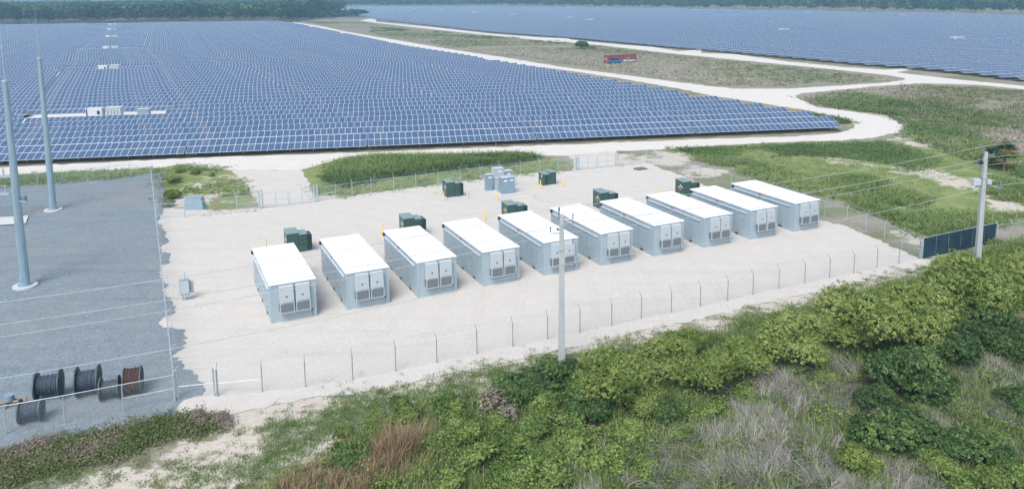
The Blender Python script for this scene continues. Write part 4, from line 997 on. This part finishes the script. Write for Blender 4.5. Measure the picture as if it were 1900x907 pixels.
for (px, py, rp, lab) in [(1140, 700, 82, 'yellow-green shrub right of the foot of the middle concrete pole'), (1235, 668, 72, 'yellow-green shrub, second in the line counted from the middle concrete pole'), (1312, 690, 62, 'yellow-green shrub, third from the middle concrete pole, hanging low'), (1270, 640, 50, 'small yellow-green shrub poking out toward the white sand'), (1378, 668, 66, 'yellow-green shrub left of the widest gap in the shrub line'),
                          (1475, 632, 84, 'large yellow-green shrub in the middle of the right shrub line'), (1560, 610, 70, 'yellow-green shrub touching the large middle one on its right'), (1600, 590, 92, 'big domed yellow-green shrub left of the shrub at the pole foot'), (1700, 582, 88, 'yellow-green shrub between the domed shrub and the right pole'), (1665, 555, 45, 'small yellow-green shrub nearest the far end of the track'), (1800, 535, 90, 'tallest yellow-green shrub, hiding the foot of the right concrete pole'), (1745, 545, 50, 'round yellow-green shrub left of the foot of the right pole'), (1885, 512, 62, 'dusky yellow-green shrub cut by the right picture edge'), (1500, 655, 45, 'low yellow-green shrub in front of the large middle one'), (1190, 740, 50, 'low yellow-green shrub in front of the one beside the middle pole')]:
    bush('willow', px, py, rp, lab, gW)
gD = 'dark green shrubs in the lower right'
for (px, py, rp, lab) in [(1690, 690, 72, 'broad dark green shrub in front of the domed yellow-green shrub'), (1770, 640, 60, 'dark green shrub right of the tuft of pale grass'), (1745, 715, 48, 'dark green shrub just right of the broad dark one'), (1840, 605, 60, 'dark green shrub below the tallest yellow-green shrub'), (1890, 640, 50, 'dark green shrub at the right edge, mid height'), (1660, 790, 72, 'large dark green shrub above the pale bush near the bottom edge'), (1630, 740, 40, 'small dark shrub between dry straw and the broad dark shrub'), (1885, 740, 45, 'dark green shrub at the right edge beside dry straw'), (1800, 830, 62, 'dark green shrub near the bottom right corner'), (1020, 700, 55, 'dark green shrub left of the foot of the middle concrete pole'), (1070, 690, 38, 'small dark shrub at the foot of the middle concrete pole'), (960, 720, 48, 'dark shrub beside the dry brown bush'), (1090, 745, 50, 'dark shrub below the first yellow-green shrub'), (1240, 760, 40, 'dark low shrub under the gap in the yellow-green line'), (660, 845, 40, 'dark green shrub left of the tan reeds')]:
    bush('dark', px, py, rp, lab, gD)
gM = 'low green shrubs in the foreground'
LMK = [(735, 850, 'the tan reeds'), (1042, 678, 'the foot of the middle concrete pole'), (925, 752, 'the leafless grey-brown bush'), (1460, 800, 'the largest grey straw patch'), (1590, 852, 'the round pale bush'),
       (1690, 690, 'the broad dark green shrub'), (1900, 900, 'the bottom right corner'), (1846, 435, 'the navy screen'), (1475, 632, 'the large middle yellow-green shrub'), (1140, 780, 'the first yellow-green shrub'), (415, 782, 'the dead red-brown bush')]
used_l = {}
def shrub_label(px, py):
    L_ = min(LMK, key=lambda l: math.hypot(px - l[0], py - l[1])); dx, dy = px - L_[0], py - L_[1]
    side_ = ('right of' if dx > 0 else 'left of') if abs(dx) > abs(dy) else ('below' if dy > 0 else 'above')
    key = (L_[2], side_); used_l[key] = used_l.get(key, 0) + 1; n_ = used_l[key]
    return 'low green shrub%s %s %s' % (['', ', second one', ', third one', ', fourth one', ', fifth one', ', sixth one', ', seventh one'][min(n_ - 1, 6)], side_, L_[2])
i = 0
for (px, py, rp) in [(770, 770, 42), (830, 760, 44), (800, 812, 46), (862, 800, 48), (900, 850, 58), (960, 835, 55), (1010, 872, 62), (1060, 820, 50), (850, 890, 52), (940, 892, 55), (1120, 850, 55), (1170, 805, 46), (1060, 770, 45), (1000, 785, 44), (900, 740, 34), (1010, 740, 40), (930, 780, 36), (735, 748, 26), (700, 775, 26), (1260, 800, 36), (1330, 765, 36), (1380, 735, 34), (1200, 870, 40), (1730, 850, 46), (1760, 885, 55), (1870, 875, 50), (1850, 810, 30), (1530, 700, 30), (1480, 690, 32), (1410, 745, 26), (1820, 690, 30), (1870, 560, 36), (1895, 470, 36), (1860, 470, 30), (1840, 446, 22), (640, 800, 24), (620, 862, 22), (560, 885, 24), (780, 870, 34), (1640, 835, 26), (1700, 760, 30), (1440, 588, 18), (1118, 652, 18)]:
    bush('mid', px, py, rp, shrub_label(px, py), gM, zs=0.95)
for (px, py, rp, lab) in [(1590, 852, 52, 'round pale yellow-green bush near the bottom edge among grey straw'), (1570, 800, 30, 'small pale bush just above the round pale one'), (1720, 805, 44, 'pale yellow-green bush between two dark shrubs near the bottom'), (1840, 880, 40, 'pale bush at the bottom right corner')]:
    bush('pale', px, py, rp, lab, 'pale bushes near the bottom edge')
# island and field bushes
for (px, py, rp, lab) in [(322, 360, 24, 'dark bush on the left side of the small weedy island'), (325, 335, 18, 'bush at the top left of the small weedy island'), (363, 317, 14, 'small bush at the top middle of the small weedy island'), (335, 316, 12, 'small brownish bush at the top of the small weedy island'), (392, 324, 9, 'tiny round bush at the top right of the small weedy island'), (318, 378, 18, 'bush behind the vault on the small weedy island')]:
    bush('mid', px, py, rp, lab, 'bushes on the small weedy island')
bush('dark', 1080, 83, 12, 'lone round bush beside the upper sandy road left of the red container', 'lone bushes beyond the pad', zs=1.3)
def palm(px, py, h, label, seed):
    g = np.random.default_rng(seed); p = G(px, py); r = empty('palm_tree', (p[0], p[1], 0), 0, label, 'palm')
    MB().tube((0, 0, 0), (0.1, 0.05, h), 0.16, 0.13, 8).build('trunk', M_bark, r)
    Vs, Fs, Ts = [], [], []; o_ = 0
    for i in range(40):
        a = g.uniform(0, 6.28); el = g.uniform(-.3, 1.3); L = g.uniform(1.5, 2.1); d = np.array([math.cos(a) * math.cos(el), math.sin(a) * math.cos(el), math.sin(el)]); c = np.array([.1, .05, h]) + d * L * .5
        for j in range(13):       # leaflets of a fan frond
            t = (j - 6) / 6 * 1.1; sd_ = np.cross(d, [0, 0, 1.]); sd_ /= np.linalg.norm(sd_); e = d * math.cos(t) + sd_ * math.sin(t); e = e + np.array([0, 0, -.25]); n_ = np.cross(e, [0, 0, 1.]); n_ /= max(np.linalg.norm(n_), 1e-3); wd = .10
            tip = c + e * 1.05; V = np.array([c - n_ * wd, c + n_ * wd, tip + n_ * .006, tip - n_ * .006]); Vs.append(V); Fs.append(np.arange(4)[None] + o_); Ts.append(g.uniform(.2, .9)); o_ += 4
    fast_mesh('fronds', np.concatenate(Vs), np.concatenate(Fs), L_dark, np.array(Ts), r)
palm(1862, 318, 2.6, 'small dark fan palm just right of the top of the right concrete pole', 5)
palm(1838, 308, 1.4, 'lower fan palm partly behind the right concrete pole', 6)
bush('mid', 1100, 88, 7, 'small bush right of the lone round bush by the upper road', 'lone bushes beyond the pad')

# ---- scattered stuff
def sample_poly(P, n, rng):
    lo, hi = P.min(0), P.max(0); out = []
    tot = 0
    while tot < n:
        q = rng.uniform(lo, hi, (max(n, 64) * 2, 2)); q = q[sdist(P, q[:, 0], q[:, 1]) > 0]; out.append(q); tot += len(q)
        if len(q) == 0: break
    return np.concatenate(out)[:n]
def vnoise(q, sc, seed):
    r = np.random.default_rng(seed); ph = r.uniform(0, 6.28, 8); kx = r.normal(0, 1, 8) / sc; ky = r.normal(0, 1, 8) / sc
    return np.tanh(sum(np.sin(q[:, 0] * kx[i] + q[:, 1] * ky[i] + ph[i]) for i in range(8)) / 2.5) * .5 + .5
def blades(q, h, wd, lean, rng, seg=2, tint=None, dirfield=None):
    """curved narrow blades rooted at q (n,2)"""
    n = len(q); a = rng.uniform(0, 2 * math.pi, n) if dirfield is None else dirfield
    dx, dy = np.cos(a), np.sin(a); px_, py_ = -dy, dx; hh = h; V = np.zeros((n, seg + 1, 2, 3))
    for s_ in range(seg + 1):
        t = s_ / seg; off = lean * hh * t ** 1.7; z = hh * t * (1 - 0.35 * np.clip(lean, 0, 1.5) * t); ww = wd * (1 - 0.85 * t) * .5
        cx = q[:, 0] + dx * off; cy = q[:, 1] + dy * off
        for k, sg in enumerate((-1, 1)):
            V[:, s_, k, 0] = cx + px_ * ww * sg; V[:, s_, k, 1] = cy + py_ * ww * sg; V[:, s_, k, 2] = z
    V = V.reshape(-1, 3); I = np.arange(n)[:, None] * (2 * (seg + 1)); Fs = []
    for s_ in range(seg): Fs.append(I + np.array([[2 * s_, 2 * s_ + 1, 2 * s_ + 3, 2 * s_ + 2]]))
    T = np.tile(tint if tint is not None else rng.uniform(0, 1, n), seg)
    return V, np.concatenate(Fs), T
def tufts(cen, per, spread, rng): 
    return np.repeat(cen, per, 0) + rng.normal(0, 1, (len(cen) * per, 2)) * spread
def stuff(name, parts, mat, label, cat):
    V, Fs, T = [], [], []; o_ = 0
    for v, f, t in parts: V.append(v); Fs.append(f + o_); T.append(t); o_ += len(v)
    o = fast_mesh(name, np.concatenate(V), np.concatenate(Fs), mat, np.concatenate(T)); return tag(o, label, cat, kind='stuff')
g = np.random.default_rng(11)
# tall green grass between shrubs of the foreground
P = poly_world([(480, 915), (620, 830), (760, 760), (900, 720), (1060, 700), (1100, 660), (1300, 620), (1500, 570), (1700, 520), (1840, 460), (1920, 440), (1960, 700), (1960, 920)])
c_ = sample_poly(P, 5200, g); dn = vnoise(c_, 2.2, 5); c_ = c_[dn > 0.25]
q = tufts(c_, 14, 0.28, g); n = len(q); tb = np.repeat(g.normal(0.5, 0.2, len(c_)), 14) + g.normal(0, .12, n)
stuff('tall_grass', [blades(q, g.uniform(0.35, 0.95, n), g.uniform(.025, .05, n), g.uniform(.1, .8, n), g, 2, np.clip(tb, 0, 1))], L_grass, 'tall green grass growing between the foreground shrubs', 'grass')
# leafy ground cover
c_ = sample_poly(P, 13000, g); dn = vnoise(c_, 1.6, 9); c_ = c_[dn > 0.3]; q = tufts(c_, 16, 0.19, g); n = len(q)
cen = np.column_stack([q, g.uniform(.03, 1, n) * np.repeat(g.uniform(.25, .85, len(c_)) * vnoise(c_, 1.1, 77) * 1.3, 16)]); nr = g.normal(size=(n, 3)) * .6 + np.array([0, 0, 1.]); v_, f_ = ori_quads(cen, nr, g.uniform(.06, .12, n), g)
tb = np.repeat(np.clip(vnoise(c_, 3, 4) * .6 + g.normal(0.2, 0.18, len(c_)), 0, 1), 16)
stuff('ground_cover', [(v_, f_, np.clip(tb + g.normal(0, .1, n), 0, 1))], L_mid, 'low leafy green ground cover between the foreground shrubs', 'ground cover')
# grey dry straw, bent over in fans
parts = []
for (px, py, rp, k, hh) in [(1450, 800, 80, 50, 1.1), (1400, 770, 60, 30, 1.0), (1480, 735, 70, 46, 1.5), (1530, 690, 40, 18, 1.6), (1470, 865, 80, 56, 1.2), (1530, 895, 60, 30, 1.0), (1380, 860, 70, 40, 1.1), (1320, 890, 60, 34, 1.0), (1250, 890, 60, 30, .9), (1150, 890, 60, 18, .9), (1640, 890, 55, 26, 1.0), (1780, 740, 80, 44, 1.0), (1850, 700, 70, 44, 1.2), (1830, 770, 60, 34, 1.0), (1750, 790, 50, 24, 1.0), (1880, 840, 50, 20, 1.0), (1755, 636, 20, 10, 1.3), (1430, 720, 50, 16, 1.3), (1610, 760, 50, 22, 1.0), (1900, 760, 40, 20, 1.1), (1220, 840, 60, 16, 1.2), (1560, 740, 50, 26, 1.3), (1700, 895, 60, 18, 1.0), (1320, 820, 60, 24, 1.1), (1050, 905, 50, 10, .9), (1680, 600, 20, 4, 1.2), (1560, 830, 60, 26, 1.0)]:
    c0 = G(px, py); rad = rp * math.hypot(c0[1], CAMH) / F; cc = c0 + g.normal(0, .5, (k, 2)) * rad
    for c1 in cc[:max(3, int(k * .62))]:
        m_ = 30; q = c1 + g.normal(0, .2, (m_, 2)); base_a = 2.6 + 1.6 * math.sin(c1[0] * .9 + px) + g.normal(0, .5)
        parts.append(blades(q, g.uniform(.5, 1.0, m_) * hh, g.uniform(.025, .045, m_), g.uniform(.5, 2.0, m_), g, 3, np.clip(g.normal(.5, .28, m_), 0, 1), base_a + g.normal(0, .45, m_)))
stuff('dry_straw', parts, L_straw, 'matted grey dry straw lying in fans in the lower right', 'dry grass')
# tan reeds
parts = []
for (px, py, rp, k, hh) in [(735, 850, 45, 22, 1.6), (760, 835, 28, 12, 1.9), (650, 895, 55, 26, 1.1), (580, 900, 45, 14, .9), (700, 880, 40, 16, 1.3), (530, 905, 30, 8, .8)]:
    c0 = G(px, py); rad = rp * math.hypot(c0[1], CAMH) / F; cc = c0 + g.normal(0, .5, (k, 2)) * rad
    for c1 in cc:
        m_ = 40; q = c1 + g.normal(0, .16, (m_, 2)); parts.append(blades(q, g.uniform(.6, 1.0, m_) * hh, g.uniform(.025, .05, m_), g.uniform(.2, .9, m_), g, 3, np.clip(g.normal(.5, .25, m_), 0, 1)))
stuff('tan_reeds', parts, L_reed, 'clumps of tan dry reeds near the bottom edge, left of the green shrubs', 'reeds')
# dry brown bush
r = make_bush('dry_bush', 91, L_dry, 1.6, 1.3, 8, 50, 8, 0.07); p = G(925, 752, .5); r.location = (p[0], p[1], 0); tag(r, 'leafless grey-brown bush left of the dark shrubs near the middle pole', 'shrub')
for (px, py, rp, lab) in ((415, 782, .55, 'small dead red-brown bush at the right tip of the scrubby bank'), (372, 775, .5, 'small dead brown bush at the corner of the grey yard')):
    o = copy_tree(r); p = G(px, py, .2); o.location = (p[0], p[1], 0); o.scale = (rp, rp, rp); tag(o, lab, 'shrub')
# scrubby bank at the yard edge
P = poly_world([(-60, 880), (0, 845), (80, 825), (160, 812), (240, 795), (300, 782), (355, 778), (392, 778), (412, 790), (375, 805), (300, 812), (250, 838), (150, 862), (60, 880), (-20, 905), (-60, 915)])
c_ = sample_poly(P, 2300, g) + g.normal(0, .5, (2300, 2)); q = tufts(c_, 16, 0.2, g); n = len(q)
cen = np.column_stack([q, g.uniform(.02, .28, n)]); nr = g.normal(size=(n, 3)) * .6 + np.array([0, 0, .8]); v_, f_ = ori_quads(cen, nr, g.uniform(.05, .11, n), g)
tb = np.repeat(np.clip(vnoise(c_, 1.6, 14) * .9 + g.normal(0.0, 0.15, len(c_)), 0, 1), 16)
stuff('heath_scrub', [(v_, f_, np.clip(tb + g.normal(0, .1, n), 0, 1))], L_purple, 'low olive and purplish scrub on the bank below the grey yard', 'scrub')
# green patches on the sand
parts = []
for (px, py, rp, k) in [(90, 890, 40, 14), (75, 880, 18, 8), (130, 885, 30, 12), (40, 900, 25, 10), (300, 895, 40, 12), (400, 880, 50, 20), (520, 790, 26, 16), (540, 795, 24, 16), (640, 760, 40, 26), (690, 745, 45, 34), (740, 740, 34, 22), (560, 830, 60, 26), (620, 790, 40, 14), (480, 860, 60, 28), (850, 700, 30, 22), (900, 690, 34, 22), (940, 690, 40, 18), (1000, 665, 24, 20), (1020, 668, 18, 10), (1080, 665, 26, 16), (820, 725, 26, 16), (1130, 640, 26, 14), (1170, 630, 22, 12), (1230, 622, 24, 8), (1390, 590, 26, 22), (1370, 600, 30, 22), (1400, 575, 16, 8), (1460, 570, 14, 8), (1560, 545, 16, 8), (1590, 530, 14, 8), (1640, 520, 26, 16), (1680, 505, 20, 14), (1720, 498, 16, 10), (1300, 640, 24, 12), (200, 890, 20, 5), (330, 860, 16, 3), (260, 860, 12, 3), (445, 800, 10, 3), (500, 840, 22, 6), (700, 790, 40, 20), (350, 900, 40, 14), (600, 775, 60, 40), (680, 765, 60, 46), (760, 745, 50, 40), (820, 745, 50, 40), (880, 715, 40, 34), (960, 700, 44, 34), (560, 815, 50, 26), (640, 800, 50, 34), (520, 850, 50, 26), (450, 885, 50, 24), (1010, 690, 26, 16)]:
    c0 = G(px, py); rad = rp * math.hypot(c0[1], CAMH) / F; cc = c0 + g.normal(0, .55, (k * 3, 2)) * rad * np.array([1.2, 1.2])
    q = tufts(cc, 18, 0.16, g); n = len(q); tb = np.repeat(g.normal(.45, .2, len(cc)), 18)
    parts.append(blades(q, g.uniform(.06, .24, n), g.uniform(.02, .04, n), g.uniform(.4, 1.4, n), g, 2, np.clip(tb - .08 + g.normal(0, .1, n), 0, 1)))
stuff('grass_patches', parts, L_grass, 'ragged green grass patches on the white sand below the pad', 'grass')
# weeds of the lawns and fields (mid distance)
def weeds(name, P, ncl, per, spread, hr, wr, mat, label, tb0, seed, thr=0.0, nsc=4.0, cat='weeds', tv=.2):
    gg = np.random.default_rng(seed); c_ = sample_poly(P, ncl, gg); c_ = c_[vnoise(c_, nsc, seed + 50) >= thr]; c_ = c_ + gg.normal(0, min(1.0, nsc * .25), c_.shape); q = tufts(c_, per, spread, gg); n = len(q)
    tt = np.repeat(np.clip(vnoise(c_, nsc * 1.7, seed) * tv * 2 + tb0 - tv + gg.normal(0, tv * .5, len(c_)), 0, 1), per)
    h_ = np.repeat(gg.uniform(*hr, len(c_)), per) * gg.uniform(.6, 1.1, n)
    return blades(q, h_, gg.uniform(*wr, n), gg.uniform(.7, 1.7, n), gg, 1, np.clip(tt + gg.normal(0, .08, n), 0, 1))
A_lawn = Z_green1[0]
parts = [weeds('', A_lawn, 6500, 7, .3, (.08, .25), (.06, .13), None, '', .72, 21, .2, 5)]
for pl_, n_, hr in (([(1250, 277), (1400, 272), (1640, 264), (1690, 275), (1740, 300), (1690, 318), (1640, 300), (1500, 288), (1300, 290)], 3200, (.3, .7)), ([(1260, 290), (1330, 305), (1450, 345), (1560, 375), (1700, 430), (1700, 415), (1600, 370), (1480, 325), (1400, 300), (1320, 288)], 1800, (.3, .8)), ([(1530, 335), (1600, 325), (1640, 345), (1600, 360), (1540, 352)], 800, (.4, 1.0)), ([(1580, 375), (1660, 350), (1720, 370), (1660, 400)], 900, (.3, .9)), ([(1820, 340), (1900, 320), (1960, 330), (1960, 380), (1850, 370)], 900, (.4, 1.1)), ([(1640, 395), (1900, 395), (1860, 420), (1700, 440)], 900, (.3, .8))):
    parts.append(weeds('', poly_world(pl_), n_, 8, .3, hr, (.06, .13), None, '', .36 if n_ > 3000 else .56, 31 + n_, .2, 3))
stuff('meadow_grass', parts, L_grass, 'lush green grass and weeds in the field right of the pad', 'grass')
parts = [weeds('', poly_world([(612, 330), (640, 300), (700, 291), (800, 292), (940, 287), (1000, 291), (960, 302), (860, 312), (720, 328), (640, 345)]), 5200, 8, .3, (.5, 1.3), (.08, .17), None, '', .3, 61, .1, 3),
         weeds('', Z_green1[2], 4200, 7, .3, (.12, .4), (.08, .15), None, '', .62, 62, .25, 3), weeds('', Z_green1[1], 1900, 7, .3, (.12, .5), (.08, .15), None, '', .6, 63, .35, 3),
         weeds('', poly_world([(0, 330), (232, 318), (240, 322), (0, 345)]), 1200, 7, .3, (.2, .6), (.08, .15), None, '', .5, 64, .2, 3)]
stuff('roadside_weeds', parts + [weeds('', poly_world([(-40, 330), (320, 310), (285, 322), (232, 330), (0, 349), (-40, 352)]), 1500, 8, .3, (.15, .5), (.06, .12), None, '', .5, 91, .1, 3)], L_grass, 'green weeds on the grassy islands between the pad and the road', 'weeds')
W_r = poly_world([(1480, 180), (1560, 170), (1700, 158), (1900, 170), (1960, 178), (1960, 330), (1850, 300), (1740, 270), (1700, 255), (1690, 232), (1640, 212), (1530, 198)])
W_i = poly_world([(700, 48), (900, 69), (1100, 86), (1270, 105), (1460, 124), (1560, 134), (1660, 147), (1560, 156), (1460, 162), (1360, 162), (1150, 134), (950, 104), (740, 72), (640, 52), (560, 40), (680, 42)])
parts = [weeds('', W_r, 11000, 7, .35, (.25, .8), (.1, .2), None, '', .62, 71, .1, 7, tv=.45), weeds('', W_i, 16000, 5, .5, (.25, .8), (.15, .3), None, '', .6, 72, .1, 12, tv=.45)]
stuff('field_weeds', parts, L_weed, 'mixed green and greyish weeds in the scrub fields between the roads', 'weeds')
parts = [weeds('', poly_world([(1500, 180), (1580, 170), (1700, 195), (1660, 215), (1560, 200)]), 1500, 8, .4, (.5, 1.2), (.1, .2), None, '', .25, 73, .3, 4), weeds('', poly_world([(1690, 232), (1780, 240), (1900, 290), (1960, 330), (1850, 310), (1740, 275), (1690, 256)]), 1900, 8, .35, (.4, 1.1), (.1, .2), None, '', .35, 74, .25, 4), weeds('', poly_world([(1700, 180), (1900, 200), (1900, 240), (1780, 230)]), 1100, 8, .4, (.4, 1.), (.1, .2), None, '', .3, 75, .5, 5),
         weeds('', poly_world([(690, 52), (760, 56), (760, 62), (690, 60)]), 260, 8, 1.0, (.8, 2.0), (.4, .7), None, '', .15, 76, .2, 8), weeds('', poly_world([(800, 58), (1100, 82), (1060, 84), (800, 66)]), 260, 8, .9, (.5, 1.5), (.3, .6), None, '', .2, 77, .5, 8), weeds('', poly_world([(1480, 208), (1560, 222), (1580, 235), (1540, 225)]), 300, 8, .4, (.3, 1.), (.1, .2), None, '', .3, 78, .2, 4)]
stuff('green_weeds', parts, L_grass, 'taller dark green weed thickets in the scrub fields', 'weeds')
parts = [weeds('', poly_world([(1848, 272), (1880, 280), (1875, 312), (1846, 312)]), 26, 26, .5, (.9, 1.8), (.06, .12), None, '', .6, 81)]
stuff('orange_fronds', parts, L_orange, 'orange dying fronds around the dark palmetto clump', 'fronds')

# ================================================================= WOODS
def tree_src(seed, h=17):
    g = np.random.default_rng(seed); r = empty('pine_tree', (0, 0, 0)); cen = []; tin = []; nr = []
    m = MB().tube((0, 0, 0), (0, 0, h * .92), 0.28, 0.08, 6)
    for i in range(16):
        z = h * g.uniform(.42, .98); a = g.uniform(0, 6.28); rr = (1 - abs(z / h - .68) / .5) * h * .2 * g.uniform(.5, 1.1); c = np.array([rr * math.cos(a), rr * math.sin(a), z])
        m.tube((0, 0, z - 0.8), tuple(c), 0.08, 0.03, 4); k = 26; cen.append(c + g.normal(0, 1, (k, 3)) * np.array([1.0, 1.0, .6]) * h * .055); tin.append(np.clip(g.normal(.5, .3) + g.normal(0, .12, k), 0, 1)); nr.append(g.normal(0, .7, (k, 3)) + np.array([0, 0, .6]))
    cen = np.concatenate(cen); V, Fq = ori_quads(cen, np.concatenate(nr), g.uniform(.5, 1.1, len(cen)), g, 1.3)
    m.build('trunk', M_bark, r); fast_mesh('crown', V, Fq, L_pine, np.concatenate(tin), r); return r
TS = [tree_src(200 + i, 16 + i) for i in range(5)]; TU = [False] * 5
def put_tree(x, y, lab, grp):
    i = random.randrange(5); o = TS[i] if not TU[i] else copy_tree(TS[i]); TU[i] = True
    s_ = random.uniform(.55, 1.05); o.location = (x, y, 0); o.rotation_euler = (0, 0, random.uniform(0, 6.28)); o.scale = (s_ * 1.25, s_ * 1.25, s_); tag(o, lab, 'tree', grp)
def along(P, step, jit, lab, grp):
    for a, b in zip(P[:-1], P[1:]):
        a, b = np.array(a), np.array(b); L = np.linalg.norm(b - a)
        for t in np.arange(0, 1, step / L):
            q = a + (b - a) * t + RNG.normal(0, jit, 2); put_tree(q[0], q[1], lab, grp)
edgeL = [(-560, 720), (-440, 690), (-330, 690), (-200, 700), (-205, 840), (-215, 1000)]
edgeR = [(-400, 1440), (-250, 1440), (-40, 1400), (230, 1085), (400, 815), (520, 660)]
along(edgeL, 5.5, 3, 'pine tree in the front edge of the woods behind the left solar field', 'trees at the edge of the left woods')
along(edgeR, 12, 4, 'pine tree at the edge of the far woods behind the right solar field', 'trees at the edge of the right woods')
# woods behind: crowns as one mass
def wood(name, P, dens, label, seed, zmax=17):
    g = np.random.default_rng(seed); P = np.array(P, float); lo, hi = P.min(0), P.max(0)
    A = abs(sum(P[i][0] * P[(i + 1) % len(P)][1] - P[(i + 1) % len(P)][0] * P[i][1] for i in range(len(P)))) / 2
    n = int(A * dens); c = sample_poly(P, n, g); H = g.uniform(.5, 1.0, n) * zmax * (0.75 + 0.3 * vnoise(c, 40, seed)); k = 34
    t = np.clip(vnoise(c, 30, seed + 1) * .5 + g.normal(.25, .2, n), 0, 1)
    q = np.repeat(c, k, 0) + g.normal(0, 1, (n * k, 2)) * 2.6; z = np.repeat(H, k) * g.uniform(.35, 1, n * k) ** .6
    cen = np.column_stack([q, z]); nr = g.normal(0, .7, (n * k, 3)) + np.array([0, -.3, .7]); V, Fq = ori_quads(cen, nr, g.uniform(1.4, 2.8, n * k), g, 1.3)
    o = fast_mesh(name, V, Fq, L_pine, np.clip(np.repeat(t, k) + g.normal(0, .1, n * k), 0, 1)); tag(o, label, 'woods', kind='stuff'); print(name, n)
wood('woods', [(-600, 735), (-440, 698), (-330, 698), (-207, 710), (-215, 1005), (-420, 1420), (-900, 1420), (-900, 900)], .018, 'dense pine woods behind the left solar field', 301)
wood('woods', [(-420, 1450), (-40, 1412), (235, 1095), (410, 822), (530, 665), (900, 900), (1100, 1500), (500, 2100), (-900, 2300), (-1100, 1450)], .006, 'hazy far woods behind the right solar field', 302, 16)
wood('brush', [(-218, 760), (-185, 770), (-165, 905), (-200, 990)], .012, 'low dark brush where the left woods meet the weedy field', 303, 6)
stuffb = weeds('', np.array([(-560, 690), (-200, 668), (-190, 700), (-560, 725)]), 2500, 5, 1.4, (1., 2.6), (.6, 1.2), None, '', .7, 305, .1, 20)
stuff('edge_thicket', [stuffb], L_grass, 'lighter green thicket along the foot of the left woods', 'thicket')

# ================================================================= AIR
m, nt, o = newmat('air'); v = N(nt, 'ShaderNodeVolumePrincipled'); v.inputs['Color'].default_value = (0.32, 0.62, 0.87, 1); v.inputs['Density'].default_value = 0.00034; v.inputs['Anisotropy'].default_value = 0.0
nt.links.new(v.outputs[0], o.inputs['Volume'])
hz = MB().box(-1300, 1300, -60, 2500, -1, 27).build('haze', m); tag(hz, kind='stuff'); hz.display_type = 'WIRE'
